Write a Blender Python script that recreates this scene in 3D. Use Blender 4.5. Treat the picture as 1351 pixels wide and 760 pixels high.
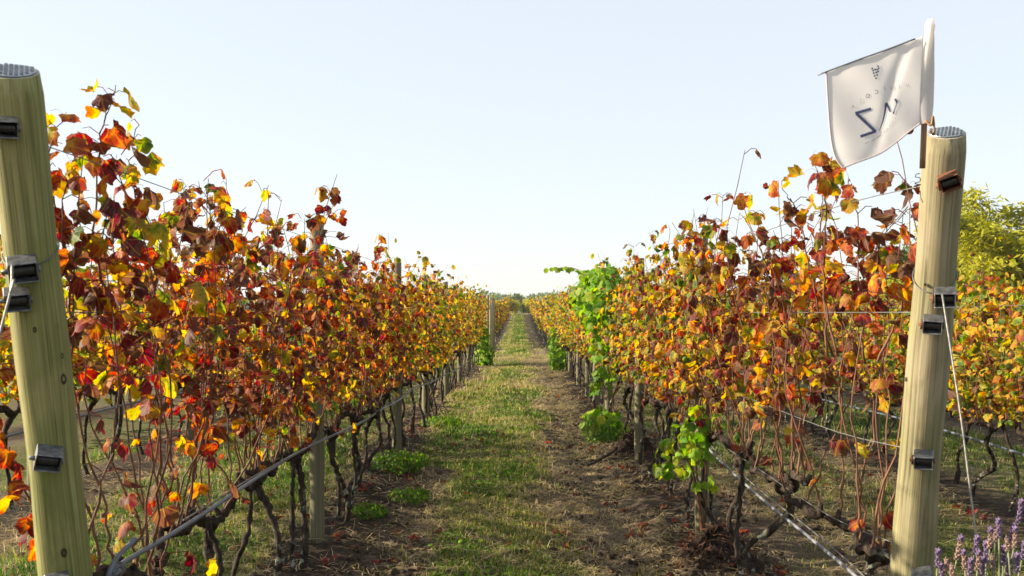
import bpy, math, random
import numpy as np
from mathutils import Vector, Matrix

for _o in list(bpy.data.objects):
    bpy.data.objects.remove(_o)
scene = bpy.context.scene
COL = scene.collection

# ------------------------------------------------------------------ camera, sky, sun, exposure
EYE, FPX, VX, VY = 1.45, 1313.0, 687.0, 412.0
cam_data = bpy.data.cameras.new("camera")
cam = bpy.data.objects.new("camera", cam_data)
COL.objects.link(cam)
cam.location = (0, 0, EYE)
cam.rotation_euler = (math.radians(90), 0, 0)
cam_data.sensor_width = 36.0
cam_data.lens = FPX * 36.0 / 1351.0
cam_data.shift_x = -(VX - 675.5) / 1351.0
cam_data.shift_y = (VY - 380.0) / 1351.0
cam_data.clip_start = 0.05
cam_data.clip_end = 4000
cam_data.dof.use_dof = True
cam_data.dof.focus_distance = 6.5
cam_data.dof.aperture_fstop = 8.0
scene.camera = cam

SUN_EL, SUN_ROT = math.radians(22), math.radians(-85)
world = bpy.data.worlds.new("World")
scene.world = world
world.use_nodes = True
wn = world.node_tree
wn.nodes.clear()
sky = wn.nodes.new("ShaderNodeTexSky")
sky.sky_type = 'NISHITA'
sky.sun_disc = False
sky.sun_elevation = SUN_EL
sky.sun_rotation = SUN_ROT
sky.air_density = 1.0
sky.dust_density = 1.0
sky.ozone_density = 1.0
bg = wn.nodes.new("ShaderNodeBackground")
bg.inputs[1].default_value = 0.14
wo = wn.nodes.new("ShaderNodeOutputWorld")
# thin high cloud: the clear-sky colour seen through an even pale veil
veil = wn.nodes.new("ShaderNodeMix")
veil.data_type = 'RGBA'
veil.inputs[0].default_value = 0.84
veil.inputs[7].default_value = (1.87, 1.94, 2.02, 1)
wn.links.new(sky.outputs[0], veil.inputs[6])
wn.links.new(veil.outputs[2], bg.inputs[0])
wn.links.new(bg.outputs[0], wo.inputs[0])

sd = Vector((math.sin(SUN_ROT) * math.cos(SUN_EL), math.cos(SUN_ROT) * math.cos(SUN_EL), math.sin(SUN_EL)))
sun_data = bpy.data.lights.new("sun", 'SUN')
sun_data.energy = 5.0
sun_data.angle = math.radians(0.5)
sun_data.color = (1.0, 0.86, 0.66)
sun = bpy.data.objects.new("sun", sun_data)
COL.objects.link(sun)
sun.rotation_euler = (-sd).to_track_quat('-Z', 'Y').to_euler()
sun.location = sd * 50

scene.view_settings.view_transform = 'Standard'
scene.view_settings.look = 'None'
scene.view_settings.exposure = 1.62
scene.view_settings.gamma = 1.0
scene.cycles.max_bounces = 8
scene.cycles.transmission_bounces = 4
scene.cycles.use_denoising = True

# ------------------------------------------------------------------ small helpers
R = np.random.default_rng(11)


def at(px, py, d):
    """photograph pixel + distance along the rows -> world point"""
    return np.array(((px - VX) / FPX * d, d, EYE + (VY - py) / FPX * d))


_LAT = np.random.default_rng(5).random((256, 256))


def vnoise(x, y):
    x = np.asarray(x, float)
    y = np.asarray(y, float)
    xi, yi = np.floor(x).astype(int), np.floor(y).astype(int)
    fx, fy = x - xi, y - yi
    fx, fy = fx * fx * (3 - 2 * fx), fy * fy * (3 - 2 * fy)
    a, b = _LAT[xi % 256, yi % 256], _LAT[(xi + 1) % 256, yi % 256]
    c, d = _LAT[xi % 256, (yi + 1) % 256], _LAT[(xi + 1) % 256, (yi + 1) % 256]
    return (a * (1 - fx) + b * fx) * (1 - fy) + (c * (1 - fx) + d * fx) * fy


def sstep(a, b, x):
    t = np.clip((np.asarray(x, float) - a) / (b - a), 0, 1)
    return t * t * (3 - 2 * t)


def base_z(y):
    """the lane is level, then climbs gently from about 45 m on"""
    y = np.asarray(y, float)
    s = np.clip((y - 44) / 60, 0, 1)
    return 1.36 * (s * s * (1.6 - 0.6 * s))


def gz(y):
    return float(base_z(y))


def mesh_from(name, verts, faces, mat=None, smooth=False):
    me = bpy.data.meshes.new(name)
    me.from_pydata([tuple(map(float, v)) for v in verts], [], [tuple(map(int, f)) for f in faces])
    if mat:
        me.materials.append(mat)
    if smooth:
        me.polygons.foreach_set("use_smooth", [True] * len(me.polygons))
    me.update()
    return me


def mesh_np(name, V, T, mat=None, attr=None, uv=None, smooth=False):
    """numpy triangles -> mesh; attr (nv,4) point colour called tint, uv (nv,2)"""
    V = np.ascontiguousarray(V, np.float32)
    T = np.ascontiguousarray(T, np.int32)
    me = bpy.data.meshes.new(name)
    n = T.shape[1]
    me.vertices.add(len(V))
    me.vertices.foreach_set("co", V.ravel())
    me.loops.add(T.size)
    me.loops.foreach_set("vertex_index", T.ravel())
    me.polygons.add(len(T))
    me.polygons.foreach_set("loop_start", np.arange(0, T.size, n, dtype=np.int32))
    if attr is not None:
        a = me.attributes.new("tint", 'FLOAT_COLOR', 'POINT')
        a.data.foreach_set("color", np.ascontiguousarray(attr, np.float32).ravel())
    if uv is not None:
        u = me.uv_layers.new(name="UVMap")
        u.data.foreach_set("uv", np.ascontiguousarray(uv[T.ravel()], np.float32).ravel())
    me.update(calc_edges=True)
    me.validate()
    if smooth:
        me.polygons.foreach_set("use_smooth", np.ones(len(T), bool))
    if mat:
        me.materials.append(mat)
    return me


def tag(o, label=None, cat=None, group=None, kind=None):
    if label:
        o["label"] = label
    if cat:
        o["category"] = cat
    if group:
        o["group"] = group
    if kind:
        o["kind"] = kind
    return o


def link(name, me, parent=None, loc=None):
    o = bpy.data.objects.new(name, me)
    COL.objects.link(o)
    if parent is not None:
        o.parent = parent
    if loc is not None:
        o.location = loc
    return o


def thing(name, label, cat, loc=(0, 0, 0), group=None, rotz=0.0):
    o = bpy.data.objects.new(name, None)
    COL.objects.link(o)
    o.location = loc
    o.rotation_euler = (0, 0, rotz)
    o.empty_display_size = 0.1
    return tag(o, label, cat, group)


def copy_tree(o, parent=None):
    c = o.copy()
    COL.objects.link(c)
    if parent is not None:
        c.parent = parent
    for ch in list(o.children):
        copy_tree(ch, c)
    return c


class MB:
    """collects solids into one mesh"""

    def __init__(self):
        self.v, self.f = [], []

    def add(self, V, F):
        n = len(self.v)
        self.v += [tuple(p) for p in V]
        self.f += [tuple(i + n for i in f) for f in F]
        return self

    def tube(self, pts, rad, k=6, caps=True, bump=0.0, rng=None):
        V, F = tube_geo(pts, rad, k, caps, bump, rng)
        return self.add(V, F)

    def box(self, c, s, M=None, bev=0.0):
        x, y, z = (s[0] / 2, s[1] / 2, s[2] / 2)
        b = min(bev, x * 0.9, y * 0.9, z * 0.9)
        V, F = [], []
        if b <= 0:
            V = [(i * x, j * y, k * z) for i in (-1, 1) for j in (-1, 1) for k in (-1, 1)]
            F = [(0, 1, 3, 2), (4, 6, 7, 5), (0, 4, 5, 1), (2, 3, 7, 6), (0, 2, 6, 4), (1, 5, 7, 3)]
        else:
            def ring(hx, hy, zz, cut):
                return [(-hx + cut, -hy, zz), (hx - cut, -hy, zz), (hx, -hy + cut, zz), (hx, hy - cut, zz),
                        (hx - cut, hy, zz), (-hx + cut, hy, zz), (-hx, hy - cut, zz), (-hx, -hy + cut, zz)]
            rs = [ring(x - b, y - b, -z, b * .4), ring(x, y, -z + b, b), ring(x, y, z - b, b), ring(x - b, y - b, z, b * .4)]
            for r in rs:
                V += r
            for q in range(3):
                for i in range(8):
                    j = (i + 1) % 8
                    F.append((q * 8 + i, q * 8 + j, q * 8 + 8 + j, q * 8 + 8 + i))
            F.append(tuple(range(7, -1, -1)))
            F.append(tuple(range(24, 32)))
        P = []
        for v in V:
            p = Vector(v)
            if M is not None:
                p = M @ p
            P.append((p[0] + c[0], p[1] + c[1], p[2] + c[2]))
        return self.add(P, F)

    def mesh(self, name, mat, smooth=True):
        return mesh_from(name, self.v, self.f, mat, smooth)


def tube_geo(pts, rad, k=6, caps=True, bump=0.0, rng=None):
    P = np.asarray(pts, float)
    n = len(P)
    rad = np.full(n, rad) if np.isscalar(rad) else np.asarray(rad, float)
    T = np.gradient(P, axis=0)
    T /= np.linalg.norm(T, axis=1)[:, None] + 1e-12
    ref = np.array((0, 1, 0.)) if abs(T[0][1]) < 0.8 else np.array((1., 0, 0))
    V = []
    ang = np.arange(k) * 2 * math.pi / k
    for i in range(n):
        a = ref - T[i] * ref.dot(T[i])
        a /= np.linalg.norm(a) + 1e-12
        b = np.cross(T[i], a)
        ref = a
        r = np.full(k, rad[i])
        if bump and rng is not None:
            r = r * (1 + bump * (rng.random(k) * 2 - 1))
        V.append(P[i] + (np.cos(ang) * r)[:, None] * a + (np.sin(ang) * r)[:, None] * b)
    V = np.concatenate(V)
    F = []
    for i in range(n - 1):
        for j in range(k):
            j2 = (j + 1) % k
            F.append((i * k + j, i * k + j2, (i + 1) * k + j2, (i + 1) * k + j))
    if caps:
        F.append(tuple(range(k - 1, -1, -1)))
        F.append(tuple(range((n - 1) * k, n * k)))
    return V, F


def spline(ctrl, n):
    """Catmull-Rom through control points"""
    C = np.asarray(ctrl, float)
    C = np.vstack([2 * C[0] - C[1], C, 2 * C[-1] - C[-2]])
    m = len(C) - 3
    t = np.linspace(0, m - 1e-6, n)
    i = t.astype(int)
    f = (t - i)[:, None]
    p0, p1, p2, p3 = C[i], C[i + 1], C[i + 2], C[i + 3]
    return 0.5 * (2 * p1 + (p2 - p0) * f + (2 * p0 - 5 * p1 + 4 * p2 - p3) * f ** 2 + (3 * p1 - p0 - 3 * p2 + p3) * f ** 3)


# ------------------------------------------------------------------ materials
def new_mat(name):
    m = bpy.data.materials.new(name)
    m.use_nodes = True
    nt = m.node_tree
    nt.nodes.clear()
    return m, nt


class N:
    def __init__(self, nt):
        self.nt = nt

    def node(self, typ, **kw):
        n = self.nt.nodes.new(typ)
        for k, v in kw.items():
            setattr(n, k, v)
        return n

    def put(self, sock, val):
        if hasattr(val, "is_output") or isinstance(val, bpy.types.NodeSocket):
            self.nt.links.new(val, sock)
        else:
            sock.default_value = val

    def math(self, op, a, b=0.0, c=0.0, clamp=False):
        n = self.node("ShaderNodeMath", operation=op, use_clamp=clamp)
        for s, v in zip(n.inputs, (a, b, c)):
            self.put(s, v)
        return n.outputs[0]

    def mix(self, f, a, b, blend='MIX'):
        n = self.node("ShaderNodeMix", data_type='RGBA', blend_type=blend)
        self.put(n.inputs[0], f)
        self.put(n.inputs[6], a)
        self.put(n.inputs[7], b)
        return n.outputs[2]

    def noise(self, vec, scale, detail=3.0, rough=0.55, dist=0.0):
        n = self.node("ShaderNodeTexNoise")
        if vec is not None:
            self.put(n.inputs["Vector"], vec)
        n.inputs["Scale"].default_value = scale
        n.inputs["Detail"].default_value = detail
        n.inputs["Roughness"].default_value = rough
        n.inputs["Distortion"].default_value = dist
        return n.outputs[0]

    def ramp(self, f, stops, interp='LINEAR'):
        n = self.node("ShaderNodeValToRGB")
        cr = n.color_ramp
        cr.interpolation = interp
        while len(cr.elements) < len(stops):
            cr.elements.new(0.5)
        for e, (p, c) in zip(cr.elements, stops):
            e.position = p
            e.color = (*c, 1) if len(c) == 3 else c
        self.put(n.inputs[0], f)
        return n.outputs[0]

    def scaled(self, vec, s):
        n = self.node("ShaderNodeMapping")
        self.put(n.inputs[0], vec)
        n.inputs["Scale"].default_value = s
        return n.outputs[0]

    def objco(self):
        return self.node("ShaderNodeTexCoord").outputs["Object"]

    def bump(self, h, strength, dist):
        n = self.node("ShaderNodeBump")
        n.inputs["Strength"].default_value = strength
        n.inputs["Distance"].default_value = dist
        self.put(n.inputs["Height"], h)
        return n.outputs[0]

    def bsdf(self, color, rough=0.7, spec=0.3, metal=0.0, normal=None):
        n = self.node("ShaderNodeBsdfPrincipled")
        self.put(n.inputs["Base Color"], color)
        self.put(n.inputs["Roughness"], rough)
        self.put(n.inputs["Metallic"], metal)
        n.inputs["Specular IOR Level"].default_value = spec
        if normal is not None:
            self.put(n.inputs["Normal"], normal)
        return n.outputs[0]

    def out(self, s):
        o = self.node("ShaderNodeOutputMaterial")
        self.nt.links.new(s, o.inputs[0])


def grey(v):
    return (v, v, v, 1)


PALETTE = [(0.00, (0.030, 0.075, 0.012)), (0.14, (0.11, 0.165, 0.012)), (0.27, (0.34, 0.27, 0.014)), (0.38, (0.44, 0.24, 0.012)),
           (0.49, (0.33, 0.10, 0.012)), (0.61, (0.25, 0.034, 0.012)), (0.72, (0.16, 0.014, 0.018)),
           (0.85, (0.065, 0.013, 0.020)), (1.0, (0.105, 0.050, 0.028))]


def leaf_material(name, palette, trans=0.45, vein=True):
    m, nt = new_mat(name)
    g = N(nt)
    a = g.node("ShaderNodeAttribute", attribute_name="tint")
    sep = g.node("ShaderNodeSeparateColor")
    nt.links.new(a.outputs["Color"], sep.inputs[0])
    tint, rad, rnd = sep.outputs
    hs = g.node("ShaderNodeAttribute", attribute_name="hue_shift", attribute_type='OBJECT').outputs["Fac"]
    nz = g.noise(g.objco(), 26.0, 4.0, 0.62)
    c = g.math('ADD', tint, hs)
    c = g.math('ADD', c, g.math('MULTIPLY', g.math('SUBTRACT', rad, 0.55), 0.16))
    c = g.math('ADD', c, g.math('MULTIPLY', g.math('SUBTRACT', nz, 0.5), 1.0), clamp=True)
    colr = g.ramp(c, palette)
    if vein:
        dull = g.ramp(rnd, [(0.60, (0, 0, 0)), (1.0, (0.45, 0.45, 0.45))])
        colr = g.mix(dull, colr, g.mix(nz, (0.075, 0.05, 0.022, 1), (0.15, 0.085, 0.05, 1)))
    # brown dry spots and rims
    nz2 = g.noise(g.objco(), 75.0, 2.0, 0.5)
    spot = g.math('MULTIPLY', g.ramp(nz2, [(0.58, (0, 0, 0)), (0.68, (1, 1, 1))]), g.math('MULTIPLY', rnd, 0.75))
    colr = g.mix(spot, colr, (0.12, 0.055, 0.028, 1))
    if vein:
        uv = g.node("ShaderNodeUVMap").outputs[0]
        sx = g.node("ShaderNodeSeparateXYZ")
        nt.links.new(uv, sx.inputs[0])
        ang = g.math('ARCTAN2', sx.outputs[0], sx.outputs[1])
        pp = g.math('PINGPONG', ang, 0.44)
        r = g.math('SQRT', g.math('ADD', g.math('POWER', sx.outputs[0], 2.0), g.math('POWER', sx.outputs[1], 2.0)))
        dist = g.math('MULTIPLY', pp, r)
        line = g.math('SUBTRACT', 1.0, g.math('DIVIDE', dist, 0.035), clamp=True)
        colr = g.mix(g.math('MULTIPLY', line, 0.4), colr, (0.42, 0.32, 0.06, 1))
    d = g.bsdf(colr, 0.60, 0.18, normal=g.bump(nz2, 0.35, 0.004))
    hsv = g.node("ShaderNodeHueSaturation")
    nt.links.new(colr, hsv.inputs["Color"])
    hsv.inputs["Saturation"].default_value = 1.15
    hsv.inputs["Value"].default_value = 1.9
    t = g.node("ShaderNodeBsdfTranslucent")
    nt.links.new(hsv.outputs[0], t.inputs[0])
    mx = g.node("ShaderNodeMixShader")
    mx.inputs[0].default_value = trans
    nt.links.new(d, mx.inputs[1])
    nt.links.new(t.outputs[0], mx.inputs[2])
    g.out(mx.outputs[0])
    return m


M = {}
M['leaf'] = leaf_material("vine_leaf", PALETTE)
GREENS = [(0.0, (0.035, 0.10, 0.010)), (0.35, (0.07, 0.19, 0.012)), (0.7, (0.17, 0.30, 0.018)), (1.0, (0.36, 0.36, 0.03))]
M['green_leaf'] = leaf_material("green_leaf", GREENS, 0.42)
M['tree_leaf'] = leaf_material("tree_leaf", [(0, (0.035, 0.07, 0.018)), (0.5, (0.09, 0.13, 0.028)), (1, (0.20, 0.22, 0.035))], 0.3, False)
M['bamboo_leaf'] = leaf_material("bamboo_leaf", [(0, (0.06, 0.09, 0.010)), (0.5, (0.23, 0.24, 0.018)), (1, (0.40, 0.36, 0.03))], 0.35, False)
M['grass'] = leaf_material("grass_blade", [(0, (0.028, 0.080, 0.009)), (0.3, (0.085, 0.155, 0.016)), (0.52, (0.20, 0.21, 0.040)),
                                           (0.75, (0.30, 0.235, 0.11)), (1, (0.42, 0.34, 0.21))], 0.38, False)


def simple(name, color, rough=0.7, spec=0.3, metal=0.0, var=0.25, scale=30.0, bump=0.0, bdist=0.002, stretch=(1, 1, 1), dark=None):
    m, nt = new_mat(name)
    g = N(nt)
    v = g.scaled(g.objco(), stretch)
    nz = g.noise(v, scale, 4.0, 0.6)
    dk = dark or tuple(c * (1 - var) for c in color)
    lt = tuple(min(1, c * (1 + var)) for c in color)
    colr = g.ramp(nz, [(0.3, dk), (0.7, lt)])
    g.out(g.bsdf(colr, rough, spec, metal, g.bump(nz, bump, bdist) if bump else None))
    return m


def post_material(name, pale, green, dark, sc=1.0):
    """pressure treated pine: long grain streaks, green tint, checks along the grain"""
    m, nt = new_mat(name)
    g = N(nt)
    oc = g.objco()
    n1 = g.noise(g.scaled(oc, (12 * sc, 12 * sc, 0.09)), 5.0, 3.0, 0.55, 0.1)
    n2 = g.noise(g.scaled(oc, (1.6, 1.6, 0.6)), 4.5, 3.0, 0.6, 0.5)
    n3 = g.noise(g.scaled(oc, (22 * sc, 22 * sc, 0.06)), 4.0, 1.0, 0.4)
    n4 = g.noise(oc, 120.0, 3.0, 0.6)
    n5 = g.noise(g.scaled(oc, (40 * sc, 40 * sc, 0.30)), 5.0, 2.0, 0.55)
    sz_ = g.node("ShaderNodeSeparateXYZ")
    g.put(sz_.inputs[0], oc)
    algae = g.math('MULTIPLY', g.math('SUBTRACT', 1.35, sz_.outputs[2], clamp=True), .22)
    c = g.ramp(g.math('SUBTRACT', n2, algae), [(0.36, green), (0.62, pale)])
    stain = g.noise(g.scaled(oc, (1.0, 1.0, .7)), 9.0, 4.0, .65)
    c = g.mix(g.ramp(stain, [(.56, (0, 0, 0)), (.72, (.55, .55, .55))]), c, (*[v * .5 for v in green], 1))
    c = g.mix(g.ramp(n1, [(0.38, (0.6, 0.6, 0.6)), (0.60, (0, 0, 0))]), c, (*dark, 1))
    crack = g.math('MULTIPLY', g.ramp(n3, [(0.335, (1, 1, 1)), (0.365, (0, 0, 0))]), g.ramp(n2, [(.42, (1, 1, 1)), (.6, (.2, .2, .2))]))
    c = g.mix(g.math('MULTIPLY', crack, 0.8), c, (0.03, 0.025, 0.015, 1))
    c = g.mix(g.math('MULTIPLY', n4, 0.25), c, (*[v * 0.6 for v in pale], 1))
    c = g.mix(g.ramp(n5, [(0.36, (0.55, 0.55, 0.55)), (0.50, (0, 0, 0))]), c, (*[v * 0.65 for v in dark], 1))
    c = g.mix(g.ramp(n5, [(0.58, (0, 0, 0)), (0.70, (0.25, 0.25, 0.25))]), c, (*[min(1, v * 1.35) for v in pale], 1))
    h = g.math('SUBTRACT', g.math('ADD', g.math('MULTIPLY', n5, .5), g.math('MULTIPLY', n4, 0.25)), g.math('MULTIPLY', crack, 0.7))
    g.out(g.bsdf(c, 0.75, 0.25, 0.0, g.bump(h, 0.4, 0.003)))
    return m


M['post_wood'] = post_material("treated_pine", (0.32, 0.29, 0.12), (0.17, 0.20, 0.055), (0.14, 0.13, 0.045))
M['post_pale'] = post_material("weathered_pine", (0.31, 0.265, 0.175), (0.18, 0.175, 0.075), (0.14, 0.12, 0.065))
M['slim_wood'] = post_material("grey_post_wood", (0.24, 0.20, 0.13), (0.14, 0.14, 0.075), (0.09, 0.075, 0.05), 1.4)
M['end_grain'] = simple("cut_post_top", (0.36, 0.34, 0.26), 0.8, 0.2, 0, 0.35, 60, 0.4)
M['nail_plate'] = simple("zinc_nail_plate", (0.30, 0.33, 0.37), 0.42, 0.5, 0.75, 0.3, 50, 0.3, 0.002)
M['zinc'] = simple("galvanised_steel", (0.15, 0.155, 0.16), 0.45, 0.5, 0.65, 0.6, 60, 0.2, 0.001)
M['rust'] = simple("rusty_steel", (0.15, 0.065, 0.035), 0.75, 0.3, 0.35, 0.45, 80, 0.4, 0.001)
M['spool'] = simple("dark_wire_coil", (0.045, 0.045, 0.045), 0.45, 0.5, 0.6, 0.5, 90, 0.4, 0.002, (6, 1, 1))
M['wire'] = simple("fence_wire", (0.13, 0.13, 0.125), 0.55, 0.4, 0.4, 0.2, 40)
M['cable'] = simple("pale_cable", (0.21, 0.20, 0.185), 0.5, 0.4, 0.3, 0.4, 60)
M['pipe'] = simple("grey_pipe_plastic", (0.085, 0.10, 0.125), 0.38, 0.5, 0.0, 0.2, 25, 0.1)
M['pale_pipe'] = simple("pale_pipe_plastic", (0.15, 0.16, 0.18), 0.5, 0.5, 0.0, 0.15, 25, 0.1)
M['cane'] = simple("vine_cane", (0.115, 0.050, 0.026), 0.6, 0.3, 0, 0.55, 26, 0.3, 0.002, (2, 2, 0.6))
M['knot'] = simple("dark_knot", (0.05, 0.035, 0.02), 0.8, 0.2, 0, 0.5, 90, 0.5)
M['stick'] = simple("brown_stick", (0.23, 0.13, 0.06), 0.65, 0.3, 0, 0.4, 20, 0.4, 0.002, (8, 8, 0.6))
M['soil'] = simple("dug_soil", (0.034, 0.024, 0.018), 0.95, 0.05, 0, 0.7, 34, 1.0, 0.05)


def bark_material():
    m, nt = new_mat("vine_bark")
    g = N(nt)
    oc = g.objco()
    n1 = g.noise(g.scaled(oc, (9, 9, 2.2)), 6.0, 5.0, 0.65, 0.6)
    n2 = g.noise(oc, 30.0, 3.0, 0.55)
    n3 = g.noise(oc, 2.3, 2.0, 0.5)
    c = g.ramp(n1, [(0.36, (0.010, 0.008, 0.006)), (0.66, (0.062, 0.045, 0.033))])
    lich = g.math('MULTIPLY', g.ramp(n2, [(0.54, (0, 0, 0)), (0.59, (1, 1, 1))]), g.ramp(n3, [(0.46, (0, 0, 0)), (0.56, (1, 1, 1))]))
    c = g.mix(lich, c, (0.24, 0.27, 0.21, 1))
    g.out(g.bsdf(c, 0.9, 0.15, 0, g.bump(n1, 0.9, 0.012)))
    return m


M['bark'] = bark_material()


def ground_material():
    """soil, straw thatch and turf, by the cover stored on the ground mesh (r grass, g dry straw, b dark soil)"""
    m, nt = new_mat("vineyard_ground")
    g = N(nt)
    a = g.node("ShaderNodeAttribute", attribute_name="tint")
    sep = g.node("ShaderNodeSeparateColor")
    nt.links.new(a.outputs["Color"], sep.inputs[0])
    gr, dry, dark_soil = sep.outputs
    oc = g.objco()
    fine = g.noise(oc, 38.0, 6.0, 0.68)
    mid = g.noise(oc, 5.5, 4.0, 0.6)
    fib = g.noise(g.scaled(oc, (1.0, 0.35, 1.0)), 90.0, 3.0, 0.6, 1.5)
    soil = g.ramp(fine, [(0.30, (0.022, 0.016, 0.011)), (0.52, (0.11, 0.08, 0.055)), (0.74, (0.26, 0.20, 0.14))])
    soil = g.mix(dark_soil, soil, g.ramp(fine, [(0.34, (0.013, 0.010, 0.007)), (0.72, (0.075, 0.052, 0.036))]))
    straw = g.ramp(fib, [(0.36, (0.055, 0.042, 0.027)), (0.5, (0.19, 0.145, 0.09)), (0.66, (0.38, 0.30, 0.19))])
    turf = g.ramp(fine, [(0.3, (0.020, 0.032, 0.008)), (0.5, (0.10, 0.115, 0.028)), (0.72, (0.22, 0.20, 0.07))])
    edge = g.math('MULTIPLY', g.math('SUBTRACT', mid, 0.5), 0.7)
    c = g.mix(g.math('ADD', dry, edge, clamp=True), soil, straw)
    c = g.mix(g.math('ADD', gr, edge, clamp=True), c, turf)
    h = g.math('ADD', fine, g.math('MULTIPLY', fib, 0.5))
    g.out(g.bsdf(c, 0.95, 0.12, 0, g.bump(h, 1.0, 0.045)))
    return m


M['ground'] = ground_material()

# ------------------------------------------------------------------ ground
ROWS_X = [-8.4, -6.0, -3.62, -1.22, 1.14, 3.5, 5.9, 8.3, 10.7]
LX, RX = -1.22, 1.14


def cover(x, y):
    """grass, straw and dark-soil cover at a ground point"""
    x = np.asarray(x, float)
    y = np.asarray(y, float)
    rows = np.array(ROWS_X)
    dr = np.min(np.abs(x[..., None] - rows), axis=-1)
    n1 = vnoise(x * 1.3 + 7, y * 0.8 + 3)
    n2 = vnoise(x * 4.1 + 1, y * 3.1 + 9)
    n3 = vnoise(x * 0.6 + 31, y * 0.35 + 17)
    g = sstep(0.30, 0.75, dr + (n1 - 0.5) * 0.5)                   # between the rows
    main = (x > LX) & (x < RX)
    # the lane the camera looks down: turf left of the middle, a bare wheel track on its right side, a thin one on the left
    left_edge = np.where(y < 9.5, -0.58, np.where(y < 20, -1.10, -0.85))
    lane = sstep(-0.12, 0.14, x - left_edge + (n1 - .5) * .3) * (1 - sstep(-0.12, 0.26, x - 0.19 + (n1 - .5) * .6))
    thin = sstep(18, 26, y) * np.exp(-((x + 0.62) / 0.16) ** 2)
    lane = lane * (1 - 0.75 * thin)
    patch = 0.30 + 0.74 * n3 + .35 * sstep(35, 60, y)
    g = np.where(main, lane * patch * 1.05, g * (0.35 + 0.8 * n3))
    bare_right = np.exp(-((x - 1.95) / 0.45) ** 2) * (1 - sstep(8, 10, y))
    g = g * (1 - 0.9 * bare_right)
    g = g * (0.55 + 0.9 * n2)
    far = sstep(102, 112, y)
    outside = (x < -10) | (x > 12)
    g = np.where(outside, 0.7, g)
    g = g * (1 - far) + 0.8 * far
    dry = np.clip(0.10 + 0.85 * vnoise(x * 2.2 + 50, y * 1.1 + 20) - 0.15 * (dr < .3), 0, 1) * sstep(0.05, 0.45, dr)
    track = main * np.exp(-((x - 0.62) / 0.30) ** 2)
    dry = np.clip(dry + 0.30 * track * (.55 + .45 * (y > 9)), 0, 1)
    dark_soil = np.clip(1.3 * np.exp(-(dr / 0.38) ** 2) * (0.35 + n1) + 0.55 * main * (y < 9) * (x > .2) * n1, 0, 1)  # darker soil close to the rows and on the near right of the lane
    return np.clip(g, 0, 1), dry, dark_soil


def ground_h(x, y):
    x = np.asarray(x, float)
    y = np.asarray(y, float)
    near = 1 - sstep(30, 60, y)
    rows = np.array(ROWS_X)
    dr = np.min(np.abs(x[..., None] - rows), axis=-1)
    b = 0.05 * (vnoise(x * 1.7, y * 1.1) - .5) + 0.035 * (vnoise(x * 5 + 3, y * 4.2 + 8) - .5) + 0.028 * (vnoise(x * 13, y * 11) - .5)
    b += 0.018 * (vnoise(x * 27 + 4, y * 25) - .5)
    berm = 0.045 * np.exp(-(dr / 0.3) ** 2)
    rut = -0.035 * np.exp(-((x - 0.6) / 0.22) ** 2) - 0.03 * np.exp(-((x + 0.75) / 0.2) ** 2)
    return base_z(y) + near * (b + berm + rut)


def gh(x, y):
    return float(ground_h(np.array([x]), np.array([y]))[0])


def build_ground():
    xs = np.concatenate([-np.geomspace(1500, 8, 26), np.arange(-7.5, -2.6, .16), np.arange(-2.6, 3.0, 0.045), np.arange(3.0, 9.5, .16), np.geomspace(10, 1500, 26)])
    ys = np.concatenate([-np.geomspace(300, 1, 12), np.arange(-.5, 4.5, .25), np.arange(4.5, 14, 0.045), 14 * np.exp(np.arange(0, 330) * 0.0062),
                         np.geomspace(112, 3000, 30)])
    X, Y = np.meshgrid(xs, ys)
    Z = ground_h(X, Y)
    g, d, w = cover(X, Y)
    V = np.stack([X, Y, Z], -1).reshape(-1, 3)
    ny, nx = X.shape
    i = (np.arange(ny - 1)[:, None] * nx + np.arange(nx - 1)[None, :]).ravel()
    Q = np.stack([i, i + 1, i + nx + 1, i + nx], -1)
    A = np.stack([g, d, w, np.ones_like(g)], -1).reshape(-1, 4)
    tag(link("ground", mesh_np("ground", V, Q, M['ground'], A, smooth=True)), kind="structure")


build_ground()


# ------------------------------------------------------------------ leaves
def leaf_template(near=True):
    """grape leaf seen flat: base at the origin, tip at +y, size about 1; returns verts (x,y), tris, radial value"""
    key = [(0, 1.0), (11, .90), (20, .86), (30, .76), (42, .84), (54, .88), (68, .76), (80, .70), (94, .76), (110, .77), (128, .68), (150, .60), (166, .40)]
    if not near:
        key = [(0, 1.0), (28, .78), (52, .88), (80, .70), (110, .77), (150, .58)]
    ang, rad = [], []
    for a, r in key:
        ang.append(a)
        rad.append(r)
    for a, r in reversed(key):
        if a > 0:
            ang.append(-a)
            rad.append(r)
    ang = np.radians(ang)
    rad = np.array(rad) * 0.62
    out = np.stack([np.sin(ang) * rad, np.cos(ang) * rad + 0.38], -1)
    c = np.array([[0, 0.30]])
    n = len(out)
    if near:
        inner = (out - c) * 0.52 + c
        P = np.vstack([c, inner, out])
        T = []
        for i in range(n):
            j = (i + 1) % n
            T += [(0, 1 + j, 1 + i), (1 + i, 1 + j, 1 + n + j), (1 + i, 1 + n + j, 1 + n + i)]
        rv = np.concatenate([[0], np.full(n, .5), np.full(n, 1.0)])
    else:
        P = np.vstack([c, out])
        T = [(0, 1 + (i + 1) % n, 1 + i) for i in range(n)]
        rv = np.concatenate([[0], np.full(n, 1.0)])
    return P, np.array(T), rv


TPL_NEAR, TPL_FAR = leaf_template(True), leaf_template(False)


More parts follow.
